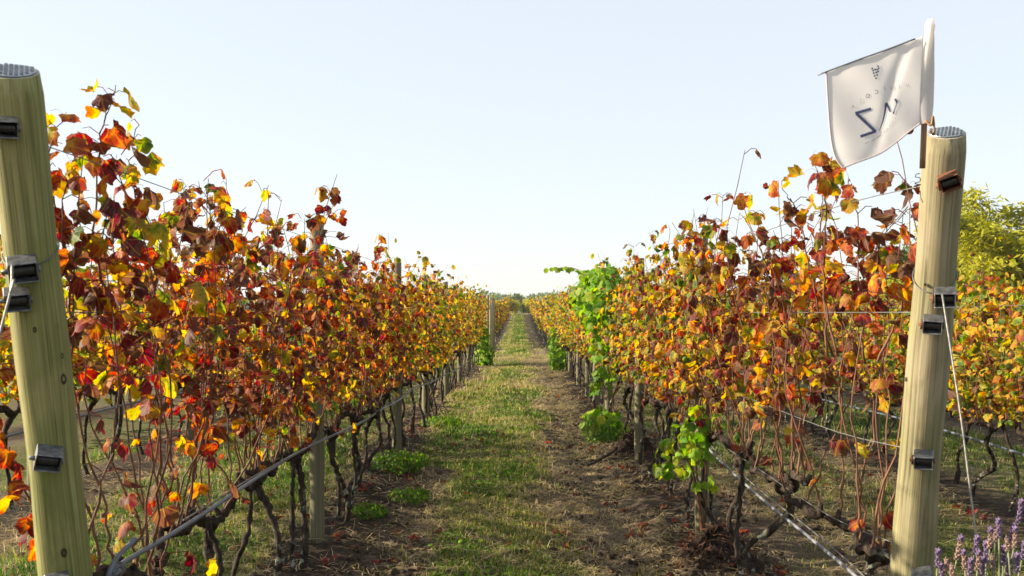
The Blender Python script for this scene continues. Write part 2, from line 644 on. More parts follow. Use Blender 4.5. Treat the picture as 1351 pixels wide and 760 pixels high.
def leaves_mesh(name, pos, tip, nrm, size, tint, curl, rng, near=True, mat=None, petiole_from=None, rnd=None):
    P, T, rv = TPL_NEAR if near else TPL_FAR
    n = len(pos)
    k = len(P)
    tip = tip / (np.linalg.norm(tip, axis=1)[:, None] + 1e-9)
    nrm = nrm - tip * np.sum(nrm * tip, axis=1)[:, None]
    nrm = nrm / (np.linalg.norm(nrm, axis=1)[:, None] + 1e-9)
    side = np.cross(tip, nrm)
    x = P[:, 0][None, :] * (0.85 + 0.35 * rng.random((n, 1)))
    y = np.repeat(P[:, 1][None, :], n, 0).copy()
    x = x * (1 + 0.20 * (rng.random((n, k)) - .5))
    y = y + 0.085 * (rng.random((n, k)) - .5)
    r2 = (x ** 2 + (y - .3) ** 2)
    th = np.arctan2(x, y - .3)
    fold = (0.15 + 0.5 * curl)[:, None]
    ph = rng.random((n, 1)) * 6.28
    z = -fold * np.abs(x) * (rng.random((n, 1)) * 1.6 - .35) - (0.25 + 0.9 * curl)[:, None] * r2 * np.sign(rng.random((n, 1)) - .3) \
        + (0.10 + 0.22 * curl)[:, None] * np.sin(3 * th + ph) * np.sqrt(r2)
    # droop of the tip and rolled-in edges of dry leaves
    z = z + rng.normal(0, .022, (n, k)) * (.4 + 2.0 * curl[:, None])
    z = z - (0.35 * rng.random((n, 1))) * np.clip(y - .45, 0, 1) ** 1.5
    x = x * (1 - 0.55 * curl[:, None] * rng.random((n, 1)))
    s = size[:, None, None]
    V = pos[:, None, :] + s * (x[..., None] * side[:, None, :] + y[..., None] * tip[:, None, :] + z[..., None] * nrm[:, None, :])
    rnd = rng.random(n) if rnd is None else rnd
    A = np.empty((n, k, 4))
    A[..., 0] = tint[:, None]
    A[..., 1] = rv[None, :]
    A[..., 2] = rnd[:, None]
    A[..., 3] = 1
    TT = (T[None] + (np.arange(n) * k)[:, None, None]).reshape(-1, 3)
    UV = np.repeat(np.stack([P[:, 0], P[:, 1] - 0.05], -1)[None], n, 0).reshape(-1, 2)
    V = V.reshape(-1, 3)
    A = A.reshape(-1, 4)
    if petiole_from is not None:
        d = pos - petiole_from
        q = np.cross(d, rng.normal(size=d.shape))
        q = q / (np.linalg.norm(q, axis=1)[:, None] + 1e-9) * 0.0016
        mid = petiole_from + d * .55 + np.array([0, 0, 0.012])
        pv = np.stack([petiole_from - q, petiole_from + q, mid - q, mid + q, pos - q, pos + q], 1).reshape(-1, 3)
        b = (len(V) + np.arange(n) * 6)[:, None, None]
        pt = (np.array([(0, 1, 3), (0, 3, 2), (2, 3, 5), (2, 5, 4)])[None] + b).reshape(-1, 3)
        pa = np.tile(np.array([[0.90, 0.5, 0.2, 1.0]]), (len(pv), 1))
        V = np.vstack([V, pv])
        TT = np.vstack([TT, pt])
        A = np.vstack([A, pa])
        UV = np.vstack([UV, np.full((len(pv), 2), 0.3)])
    return mesh_np(name, V, TT, mat or M['leaf'], A, UV, smooth=True)


def place_leaves(rng, node, outdir, pet, size):
    """leaf frames for nodes on canes"""
    n = len(node)
    up = np.array([0, 0, 1.0])
    pdir = outdir + up * (0.25 + 0.3 * rng.random((n, 1))) + rng.normal(0, .25, (n, 3))
    pdir /= np.linalg.norm(pdir, axis=1)[:, None]
    pos = node + pdir * pet[:, None]
    tip = outdir * (0.25 + 0.6 * rng.random((n, 1))) - up * (0.55 + 0.6 * rng.random((n, 1))) + rng.normal(0, .38, (n, 3))
    nrm = outdir * 0.8 + up * (0.2 + 0.7 * rng.random((n, 1))) + rng.normal(0, .42, (n, 3))
    return pos, tip, nrm


# ------------------------------------------------------------------ grapevines
def make_vine(rng, arm_z=0.66, half=0.42, top=1.78, n_cane=12, n_leaf=260, tint=0.45, spread=0.2, near=True,
              bottom=0.82, tall=0.2, lean=None, arms=(1, 1), size=(0.075, 0.125), dry=0.25, width=1.0, thin_low=0.0):
    """mesh data of one cordon-trained vine: trunk, cordon, canes, leaves (local: y along the row)"""
    lx, ly = lean if lean is not None else (rng.normal(0, .05), rng.normal(0, .12))
    kn = 30 if near else 12
    sway = rng.normal(0, .042, (4, 2))
    ctrl = [(-lx * .3, -ly, -.10), (sway[0, 0], -ly * .8 + sway[0, 1], arm_z * .22), (sway[1, 0], -ly * .4 + sway[1, 1], arm_z * .5),
            (sway[2, 0] + lx * .5, sway[2, 1], arm_z * .78), (lx, 0, arm_z)]
    tp = spline(ctrl, kn)
    tr = np.interp(np.linspace(0, 1, kn), [0, .12, .5, .85, 1], [.030, .019, .015, .017, .026]) * (0.85 + .3 * rng.random())
    tr = tr * (1 + .13 * rng.normal(size=kn))
    mb = MB()
    tp = tp + rng.normal(0, .0035, tp.shape)
    mb.tube(tp, np.abs(tr), 11 if near else 7, True, .24, rng)
    if rng.random() < .5:
        dy = rng.choice([-1, 1]) * rng.uniform(.10, .26)
        c3 = [(rng.normal(0, .04), dy * 1.1, -.10), (rng.normal(0, .04), dy + rng.normal(0, .04), arm_z * .35), (rng.normal(0, .03), dy * .8 + rng.normal(0, .03), arm_z * .7), (lx * .5, dy * .55, arm_z + .02)]
        q = spline(c3, kn)
        q = q + rng.normal(0, .003, q.shape)
        mb.tube(q, np.abs(np.linspace(.014, .011, kn) * (1 + .15 * rng.normal(size=kn))), 8 if near else 6, True, .22, rng)
    trunk = mb.mesh("trunk", M['bark'])
    cb = MB()
    bases = []
    for s, f in ((-1, arms[0]), (1, arms[1])):
        if f <= 0:
            continue
        L = half * f
        c2 = [(lx, 0, arm_z - .02), (lx + rng.normal(0, .02), s * L * .25, arm_z + .03 + rng.normal(0, .02)),
              (rng.normal(0, .03), s * L * .6, arm_z + .05 + rng.normal(0, .03)), (rng.normal(0, .03), s * L, arm_z + .07 + rng.normal(0, .03))]
        ap = spline(c2, 26 if near else 8)
        ap = ap + rng.normal(0, .005, ap.shape)
        ar = np.linspace(.024, .011, len(ap)) * (1 + .22 * rng.normal(size=len(ap)))
        ar = np.clip(ar, .008, .036)
        ar[-1] = .004
        cb.tube(ap, ar, 10 if near else 6, True, .26, rng)
        m = max(2, int(round(n_cane / 2 * f)))
        for q in np.linspace(.12, .96, m):
            i = q * (len(ap) - 1)
            p = ap[int(i)] + (ap[min(int(i) + 1, len(ap) - 1)] - ap[int(i)]) * (i - int(i))
            bases.append(p)
            if near and rng.random() < .6:        # knobbly spurs
                e = p + np.array([rng.normal(0, .015), rng.normal(0, .015), .03 + .03 * rng.random()])
                cb.tube([p, (p + e) / 2 + rng.normal(0, .004, 3), e], [.016, .013, .009], 6, True, .2, rng)
    cordon = cb.mesh("cordon", M['bark'])
    canes, nodes, outs = [], [], []
    for b in bases:
        zt = top + rng.normal(0, .10) + (rng.random() < tall) * (.06 + .28 * rng.random() ** 1.4)
        sx = rng.normal(0, .13) * width
        sy = rng.normal(0, .10)
        mid = b + np.array([sx * .7 + rng.normal(0, .03), sy * .5 + rng.normal(0, .03), (zt - b[2]) * .5])
        e = np.array([b[0] + sx * .8 + rng.normal(0, .09), b[1] + sy + rng.normal(0, .06), zt])
        cp = spline([b - np.array([0, 0, .01]), b + np.array([sx * .25, sy * .1, (zt - b[2]) * .16]), mid, e], 16 if near else 9)
        cp[1:-1] += rng.normal(0, .006 if near else .004, cp[1:-1].shape)
        rr = np.linspace(.0050, .0014, len(cp))
        hz = np.clip((cp[:, 2] - top) / .35, 0, 1.5)
        cp[:, 0] += hz * rng.normal(0, .10)
        cp[:, 1] += hz * rng.normal(0, .12)
        if near:
            rr = rr * np.where(np.arange(len(cp)) % 2 == 0, 1.18, 0.92)
        V, F = tube_geo(cp, rr, 5 if near else 3, False)
        canes.append((V, F))
        L = zt - b[2]
        for t in np.arange(.08, 1.0, .065 / L):
            i = t * (len(cp) - 1)
            p = cp[int(i)] + (cp[min(int(i) + 1, len(cp) - 1)] - cp[int(i)]) * (i - int(i))
            nodes.append(p)
    nodes = np.array(nodes)
    z = nodes[:, 2]
    w = sstep(bottom - .18, bottom + .22, z) * (1 - .35 * sstep(top - .08, top + .3, z)) * (1 - thin_low * (1 - sstep(bottom, bottom + .6, z))) + .015
    idx = rng.choice(len(nodes), size=n_leaf, p=w / w.sum())
    node = nodes[idx] + rng.normal(0, .012, (n_leaf, 3))
    sgn = np.where(rng.random(n_leaf) < .5, -1.0, 1.0)
    ang = rng.normal(0, .75, n_leaf)
    out = np.stack([np.cos(ang) * sgn, np.sin(ang), np.zeros(n_leaf)], -1)
    # leaves high on the cane tips sit close, inner leaves reach out on short side shoots
    inside = sstep(top + .1, top - .25, node[:, 2])
    pet = (.03 + .055 * rng.random(n_leaf)) + inside * (rng.random(n_leaf) < .45) * rng.random(n_leaf) * .15 * width
    sz = rng.uniform(*size, n_leaf) * np.where(rng.random(n_leaf) < .12, .6, 1.0)
    pos, tip, nrm = place_leaves(rng, node, out, pet, sz)
    kind = rng.random(n_leaf)
    w0 = np.clip(.40 + (.46 - tint) * 2.4, .15, .72)
    tt = tint + np.where(kind < w0, -.21, np.where(kind < w0 + .32, .03, .34)) + rng.normal(0, .115, n_leaf)
    cur = np.clip(rng.beta(1.6, 2.6, n_leaf) + (rng.random(n_leaf) < dry) * .5, 0, 1)
    tt = np.where((cur > .72) & (rng.random(n_leaf) < .6), .95 + rng.normal(0, .05, n_leaf), tt)
    leaves = leaves_mesh("leaves", pos, tip, nrm, sz, np.clip(tt, 0, 1), cur, rng, near, petiole_from=node if near else None)
    return trunk, cordon, canes, leaves


def vine_object(data, loc, label, group, rotz=0.0, shift=0.0, split_canes=True):
    trunk, cordon, canes, leaves = data
    t = thing("grapevine", label, "grapevine", loc, group, rotz)
    link("trunk", trunk, t)
    c = link("cordon", cordon, t)
    if split_canes:
        for V, F in canes:
            me = mesh_from("cane", V, F, M['cane'], True)
            link("cane", me, t)
    l = link("leaves", leaves, t)
    l["hue_shift"] = float(shift)
    return t


ORD = ["first", "second", "third", "fourth", "fifth", "sixth", "seventh", "eighth", "ninth", "tenth", "eleventh", "twelfth"]

LEFT_POSTS = [6.06, 9.8, 13.04, 16.5, 20.0, 23.4, 26.8]
LEFT_POSTS += [31.0, 33.2, 36.0, 38.6] + list(np.arange(42.5, 100, 3.6))
RIGHT_POSTS = [6.22, 9.52, 12.5, 14.9, 16.5, 19.4, 22.8] + list(np.arange(26.2, 100, 3.5))


def vine_label(row, d, posts, look):
    """singles one vine out by its look and the posts it stands between"""
    k = sum(1 for p in posts if p < d)
    lo = posts[k - 1] if k else None
    inbay = [v for v in ROW_D[row] if (v > lo if lo else True) and (k >= len(posts) or v < posts[k])]
    j = inbay.index(d)
    side = row.replace("_", " ")
    if k == 0:
        return f"{look} grapevine, {ORD[j]} behind the thick post of the {side}"
    if k <= 6 and j < 12:
        return f"{look} grapevine, {ORD[j]} past the {ORD[k - 1]} slim post of the {side}"
    if d < 45:
        return f"{look} grapevine in the {side} around its seventh to tenth post"
    return f"distant {look} grapevine in the {side}"


LEFT_D = [3.12, 3.97, 4.68, 5.5, 6.46, 7.2, 7.8, 8.66, 9.5, 10.3, 11.25, 12.1, 12.8, 13.6, 14.35, 15.1, 15.9, 16.8, 17.6, 18.4, 19.2, 20.4, 21.2, 22.0,
          22.8, 23.9, 24.7, 25.5, 26.3, 27.2, 28.0, 28.8] + list(np.round(np.arange(40.6, 99.5, 1.12), 2))
RIGHT_D = [3.62, 4.55, 5.35, 6.08, 6.95, 7.75, 8.5, 9.3, 10.15, 10.95, 11.8, 12.75, 13.5, 14.3, 15.3, 16.1, 17.0, 17.8, 18.6, 19.6, 20.4, 21.2, 22.0,
           23.1, 23.9, 24.7, 25.5, 26.6, 27.4, 28.2, 29.0, 29.9] + list(np.round(np.arange(30.9, 99.5, 1.12), 2))
ROW_D = {"left row": LEFT_D, "right row": RIGHT_D}

# pools of vine meshes for the vines farther off (each placed copy gets its own turn, height and colour shift)
rngp = np.random.default_rng(77)
POOL_MID = [make_vine(rngp, top=1.66 + .05 * (i % 3), n_leaf=430, tint=.37, spread=.23, near=False, n_cane=12, half=.40, bottom=.80, tall=.3, size=(.046, .088), dry=.22) for i in range(9)]
POOL_FAR = [make_vine(rngp, top=1.72 + .06 * (i % 3), n_leaf=360, tint=.38, spread=.23, near=False, n_cane=8, half=.62, bottom=.68, tall=.2, size=(.085, .14), dry=.2) for i in range(6)]


def canes_joined(canes):
    V, F, n = [], [], 0
    for v, f in canes:
        V += list(v)
        F += [tuple(i + n for i in q) for q in f]
        n += len(v)
    return mesh_from("canes", V, F, M['cane'], True)


def prototype(pool, split):
    """each pool entry becomes cached part meshes"""
    out = []
    for trunk, cordon, canes, leaves in pool:
        cm = [mesh_from("cane", V, F, M['cane'], True) for V, F in canes] if split else []
        out.append((trunk, cordon, cm, leaves, canes))
    return out


PROTO_MID = prototype(POOL_MID, True)
PROTO_FAR = prototype(POOL_FAR, False)


def place_vine(proto, loc, label, group, flip, scale, shift, cat="grapevine"):
    trunk, cordon, cm, leaves, _ = proto
    t = thing("grapevine", label, cat, loc, group, math.pi if flip else 0.0)
    t.scale = scale
    link("trunk", trunk, t)
    link("cordon", cordon, t)
    for me in cm:
        link("cane", me, t)
    l = link("leaves", leaves, t)
    l["hue_shift"] = float(shift)
    return t


GL, GR = "grapevines of the left row", "grapevines of the right row"
rv = np.random.default_rng(2024)


def look_of(tint):
    if tint > .60:
        return "dark red leaved"
    if tint > .52:
        return "red and orange leaved"
    if tint > .40:
        return "orange and yellow leaved"
    return "yellow leaved"


# near vines of both rows: meshes of their own
for d in LEFT_D:
    if d < 10.6:
        f = (d - 3) / 7.6
        kw = dict(tint=.50 - .08 * f, spread=.27, top=1.70 - .0 * f, n_leaf=420, size=(.042, .084), bottom=.98 - .10 * f, tall=.5 - .15 * f, dry=.3 - .1 * f)
        if d < 3.3:
            kw.update(n_leaf=320, n_cane=16, half=.5, arm_z=.60, top=1.62, tall=.62, bottom=1.05, thin_low=.8, tint=.51, size=(.044, .084), width=1.15, arms=(.75, 1))
        elif d < 4.2:
            kw.update(arm_z=.62, n_cane=14, n_leaf=380, half=.48, thin_low=.55, top=1.68, tall=.55, tint=.53)
        elif d < 5:
            kw.update(top=1.74, tall=.55, n_leaf=460)
        data = make_vine(rv, **kw)
        vine_object(data, (LX, d, gz(d)), vine_label("left row", d, LEFT_POSTS, look_of(kw['tint'])), GL)
for d in RIGHT_D:
    if d < 10.6:
        f = (d - 3) / 7.6
        kw = dict(tint=.43 - .07 * f, spread=.27, top=1.70 + .06 * f, n_leaf=430, size=(.041, .082), bottom=.98 - .10 * f, tall=.4, dry=.36)
        if d < 4:
            kw.update(n_leaf=190, n_cane=13, half=.55, arm_z=.60, top=1.70, tall=.6, bottom=1.05, thin_low=.75, tint=.52, size=(.044, .084), arms=(.9, 1))
        elif d < 5:
            kw.update(arm_z=.66, n_cane=13, n_leaf=320, half=.5, thin_low=.55, top=1.76, tall=.55, tint=.50, bottom=1.02)
        elif d < 6:
            kw.update(n_leaf=400, thin_low=.4)
        data = make_vine(rv, **kw)
        vine_object(data, (RX, d, gz(d)), vine_label("right row", d, RIGHT_POSTS, look_of(kw['tint'])), GR)

# the rest of both rows
for row, X, DS, posts, grp in (("left row", LX, LEFT_D, LEFT_POSTS, GL), ("right row", RX, RIGHT_D, RIGHT_POSTS, GR)):
    for i, d in enumerate(DS):
        if d < 10.6:
            continue
        far = d > 30
        proto = (PROTO_FAR if far else PROTO_MID)[rv.integers(0, 6 if far else 9)]
        if row == "left row":
            sh = .02 if d < 30 else -.02
        else:
            sh = -.06 if d < 30 else -.08
        if d > 88:
            sh -= .10
        sh += rv.normal(0, .04)
        lab = vine_label(row, d, posts, look_of(.44 + sh if d < 45 else .44))
        if d >= 30:
            lab = (f"{'yellow' if row == 'right row' else 'orange'} leaved grapevine too far down the {row} to tell apart"
                   if d > 45 else f"{'golden' if row == 'right row' else 'rusty'} leaved grapevine past the seventh slim post of the {row}")
        place_vine(proto, (X + rv.normal(0, .03), d, gz(d)), lab, grp, rv.random() < .5,
                   (rv.uniform(.9, 1.1), 1.0, rv.uniform(.95, 1.06) * (1.02 if d < 60 else .95)), sh)

first = [o for o in COL.objects if o.name.startswith("grapevine") and o.parent is None][0]
cp = spline([(-.02, -.1, .62), (-.12, -.2, .75), (-.22, -.22, .92), (-.30, -.2, 1.08), (-.36, -.16, 1.2)], 16)
link("cane", MB().tube(cp, np.linspace(.005, .002, 16), 5).mesh("cane", M['cane']), first)
nd = np.repeat(cp[4:], 2, 0)
ou = np.stack([rv.normal(-.3, .7, len(nd)), np.full(len(nd), -.8), np.zeros(len(nd))], -1)
ou /= np.linalg.norm(ou, axis=1)[:, None]
a_, b_, c_ = place_leaves(rv, nd, ou, .03 + .06 * rv.random(len(nd)), None)
link("low_leaves", leaves_mesh("low_leaves", a_, b_, c_, rv.uniform(.06, .10, len(nd)), np.clip(rv.normal(.6, .12, len(nd)), 0, 1), rv.beta(1.6, 2.6, len(nd)), rv, True, petiole_from=nd), first)



def tall_shoot(X, d, foot, tip, n, tint, side=(-.3, -.9)):
    """a long leafy cane of the vine at distance d in row X, from a point on its cordon up to a tip"""
    v = min((o for o in COL.objects if o.parent is None and o.name.startswith("grapevine")), key=lambda o: abs(o.location[0] - X) + abs(o.location[1] - d))
    o = np.array(v.location)
    a, b = np.array(foot) - o, np.array(tip) - o
    m1, m2 = a + (b - a) * .35 + rv.normal(0, .03, 3), a + (b - a) * .7 + rv.normal(0, .035, 3)
    cp = spline([a, m1, m2, b], 22)
    cp += rv.normal(0, .004, cp.shape)
    link("cane", MB().tube(cp, np.linspace(.0048, .0012, 22) * np.where(np.arange(22) % 2 == 0, 1.2, .9), 5).mesh("cane", M['cane']), v)
    k = np.sort(rv.choice(np.arange(7, 22), n, p=np.linspace(1, .55, 15) / np.linspace(1, .55, 15).sum()))
    nd = cp[k]
    sg = np.where(np.arange(n) % 2 == 0, 1.0, -1.0)
    ou = np.stack([sg * rv.uniform(.4, 1, n), rv.normal(-.4, .5, n), np.zeros(n)], -1)
    ou /= np.linalg.norm(ou, axis=1)[:, None]
    p_, t_, n_ = place_leaves(rv, nd, ou, .02 + .04 * rv.random(n), None)
    link("shoot_leaves", leaves_mesh("shoot_leaves", p_, t_, n_, rv.uniform(.05, .088, n), np.clip(rv.normal(tint, .22, n), 0, 1), np.clip(rv.beta(1.8, 2.2, n), 0, 1), rv, True, petiole_from=nd), v)


for (f_, t_, d_, n_, tn_) in (((150, 420), (152, 112), 3.0, 18, .45), ((205, 420), (180, 165), 3.2, 14, .4), ((120, 420), (86, 152), 2.9, 14, .5), ((90, 430), (98, 205), 2.85, 12, .55),
                              ((290, 400), (262, 240), 3.9, 10, .45), ((310, 400), (352, 248), 4.2, 12, .5), ((300, 400), (300, 235), 4.0, 10, .4)):
    tall_shoot(LX, d_, at(f_[0], f_[1], d_), at(t_[0], t_[1], d_), n_, tn_)
for (f_, t_, d_, n_, tn_) in (((1105, 470), (1072, 208), 3.6, 11, .6), ((1140, 480), (1118, 232), 3.45, 14, .55), ((1100, 470), (1030, 240), 3.9, 12, .6), ((1075, 470), (978, 280), 4.3, 7, .6),
                              ((1155, 480), (1168, 300), 3.4, 9, .5), ((1090, 470), (1095, 215), 3.7, 10, .4), ((905, 420), (884, 300), 6.9, 12, .12)):
    tall_shoot(RX, d_, at(f_[0], f_[1], d_), at(t_[0], t_[1], d_), n_, tn_)

# neighbouring rows: the right ones as far as the photograph shows them, the left ones shaped to steer sun onto the lane
SIDE = [("second row on the right", 3.5, np.arange(6.6, 26, .72), -.02, .88), ("third row on the right", 5.9, np.arange(11.2, 26, 1.0), -.08, 1.0),
        ("fourth row on the right", 8.3, np.arange(16, 27, 1.15), -.06, 1.0), ("second row on the left", -3.62, np.concatenate([np.arange(5.2, 12, .62), np.arange(12.6, 27.5, .9)]), .02, 1.06),  # near vines of the left second row packed and raised to shade the lane
        ("third row on the left", -6.0, np.arange(11.0, 24, 1.15), .02, .9)]
for row, X, DS, sh, zs in SIDE:
    for i, d in enumerate(DS):
        z2 = zs
        if X < 0 and d > 11.8:
            z2 = .56 if X > -5 else .80  # left rows pressed low from here on so sun reaches the far lane
        s = sh + rv.normal(0, .05)
        if i < 8 and abs(X) < 4:
            lab = f"{look_of(.44 + s)} grapevine, {ORD[i]} in the {row}"
        else:
            lab = f"partly hidden grapevine farther along the {row}"
        place_vine(PROTO_MID[rv.integers(0, 9)], (X + rv.normal(0, .04), d + rv.normal(0, .05), gz(d)), lab, "grapevines of the " + row,
                   rv.random() < .5, (1.05, 1.1, z2 * rv.uniform(.95, 1.05)), s)


# ------------------------------------------------------------------ green shoots and bushes of rampant vine
def green_cloud(rng, blobs, n, tint=.55, spread=.2, size=(.07, .12)):
    """leaves through ellipsoids (cx,cy,cz,rx,ry,rz), nodes kept for stems"""
    w = np.array([b[3] * b[4] * b[5] for b in blobs]) ** .75
    pick = rng.choice(len(blobs), n, p=w / w.sum())
    B = np.array(blobs)[pick]
    v = rng.normal(size=(n, 3))
    v /= np.linalg.norm(v, axis=1)[:, None]
    q = v * (rng.random((n, 1)) ** .45)
    pos = B[:, :3] + q * B[:, 3:]
    out = np.stack([v[:, 0], v[:, 1], np.zeros(n)], -1)
    out /= np.linalg.norm(out, axis=1)[:, None] + 1e-6
    p, tip, nrm = place_leaves(rng, pos, out, np.full(n, .03), None)
    return p, tip, nrm, rng.uniform(*size, n), np.clip(tint + rng.normal(0, spread, n), 0, 1), rng.beta(1.2, 4, n)


def green_bush(name, label, cat, loc, blobs, stems, n, rng, near=True, group=None, tint=.55, size=(.07, .12)):
    t = thing(name, label, cat, loc, group)
    for path in stems:
        mb = MB()
        p = spline(path, 10)
        mb.tube(p, np.linspace(.008, .0025, len(p)), 5)
        link("stem", mb.mesh("stem", M['cane']), t)
    p, tip, nrm, s, tt, cu = green_cloud(rng, blobs, n, tint, size=size)
    link("leaves", leaves_mesh("leaves", p, tip, nrm, s, tt, cu, rng, near, M['green_leaf']), t)
    return t


rg = np.random.default_rng(404)
# tall green vine that breaks out of the right row
bl = [(-.20, .1, 1.68, .24, .85, .26), (-.10, -.9, 1.74, .24, .7, .24), (-.14, -.2, 1.92, .2, .8, .12), (-.22, -1.1, 1.42, .12, .3, .22), (-.22, -1.35, 1.05, .08, .18, .2), (-.2, -1.5, .68, .08, .16, .2), (-.2, -1.75, .22, .22, .3, .16)]
green_bush("climbing_vine", "bright green leafy vine climbing through the right row from its base to above its top", "climbing vine", (RX, 13.0, 0), bl,
           [[(0, -1.6, -.05), (-.08, -1.5, .4), (-.06, -1.2, 1.0), (-.03, -.4, 1.5), (-.05, .2, 1.9)], [(0, -1.6, 0), (-.1, -1.7, .3), (-.2, -1.4, .8), (-.1, -.9, 1.5)],
            [(-.05, 0, 1.7), (-.25, .2, 1.95), (-.5, .3, 2.05), (-.75, .3, 2.02)]], 1050, rg, False, tint=.46, size=(.075, .125))
p = spline([(-.25, .2, 1.95), (-.5, .3, 2.05), (-.78, .3, 2.04)], 14)
nn = len(p)
climber = [o for o in COL.objects if o.name.startswith("climbing_vine")][0]
ps, tp_, nm_ = place_leaves(rg, p, np.tile([0, -1.0, 0], (nn, 1)), np.full(nn, .02), None)
link("shoot_leaves", leaves_mesh("shoot_leaves", ps, tp_, nm_, rg.uniform(.06, .1, nn), np.full(nn, .7), np.full(nn, .1), rg, False, M['green_leaf']), climber)
# green suckers at the foot of the vine by the second post
green_bush("vine_sucker", "bright green shoots sprouting beside the first slim post of the right row", "vine sucker", (RX - .06, 6.0, 0),
           [(-.10, -.1, .66, .15, .14, .12), (-.17, -.15, .55, .12, .1, .08), (.0, -.05, .78, .09, .08, .10), (.03, 0, .42, .05, .05, .06), (-.03, -.05, .9, .04, .05, .06)],
           [[(.03, .05, .05), (.0, .0, .3), (-.04, -.05, .55), (-.14, -.12, .66)], [(.03, .05, .05), (.04, 0, .35), (.02, -.03, .7), (0, -.05, .95)],
            [(.02, .04, .1), (-.02, .0, .4), (-.1, -.1, .58), (-.26, -.18, .56)]], 75, rg, True, tint=.55, size=(.055, .095))
# bushes of green rootstock farther along
green_bush("rootstock_bush", "bright green bush growing against the left row before its gap of bare posts", "green bush", (-1.05, 27.2, 0),
           [(0, 0, .35, .28, .5, .4), (-.1, .5, .8, .22, .5, .35), (.05, -.5, .22, .22, .4, .25), (-.15, 1.2, .9, .2, .5, .4)],
           [[(0, 0, 0), (0, .1, .5), (-.1, .3, 1.1)], [(0, 0, 0), (.1, -.3, .3), (.1, -.6, .4)]], 700, rg, False, tint=.5, size=(.09, .16))
green_bush("rootstock_bush", "dense green bush at the foot of the right row past its seventh slim post", "green bush", (.98, 24.8, 0),
           [(0, 0, .4, .24, .5, .45), (-.05, .6, .7, .2, .5, .4), (0, -.5, .25, .2, .3, .28)],
           [[(0, 0, 0), (0, .1, .5), (-.05, .3, 1.0)], [(0, 0, 0), (.05, -.3, .3), (.05, -.5, .45)]], 600, rg, False, tint=.45, size=(.09, .16))
for (x, y, r, h, lab) in ((-1.08, 8.75, .24, .15, "low bright green weed clump under the left row by its second slim post"),
                          (-1.06, 6.9, .10, .07, "small green weed clump under the left row past its first slim post"),
                          (-.85, 7.55, .14, .09, "grassy green tuft in the bare strip beside the left row"),
                          (-1.0, 12.4, .24, .09, "broad green weed patch under the left row by its third slim post"),
                          (.92, 11.0, .24, .18, "leafy green weed clump on the lane edge below the climbing vine")):
    green_bush("weed_clump", lab, "weed", (x, y, gh(x, y)), [(0, 0, h * .5, r, r, h * .7), (r * .5, r * .4, h * .4, r * .6, r * .6, h * .5)],
               [[(0, 0, -.02), (r * .2, 0, h * .5), (r * .5, r * .1, h)], [(0, 0, -.02), (-r * .2, .02, h * .4), (-r * .6, .05, h * .8)]], 900 if r > .2 else 320, rg, False,
               "weed clumps along the rows", .10, (.014, .032))


# ------------------------------------------------------------------ thick end posts
def frame_on_post(A, B, py, radius):
    """point on the post's axis whose picture row is py, with the post's local frame"""
    lo, hi = 0.0, 1.2
    for _ in range(50):
        m = (lo + hi) / 2
        P = A + (B - A) * m
        y = VY - (P[2] - EYE) / P[1] * FPX
        if y > py:
            lo = m
        else:
            hi = m
    P = A + (B - A) * lo
    ax = (B - A) / np.linalg.norm(B - A)
    toc = np.array([0, 0, EYE]) - P
    toc = toc - ax * toc.dot(ax)
    toc /= np.linalg.norm(toc)
    right = np.cross(ax, toc)          # towards picture right
    return P, ax, toc, right


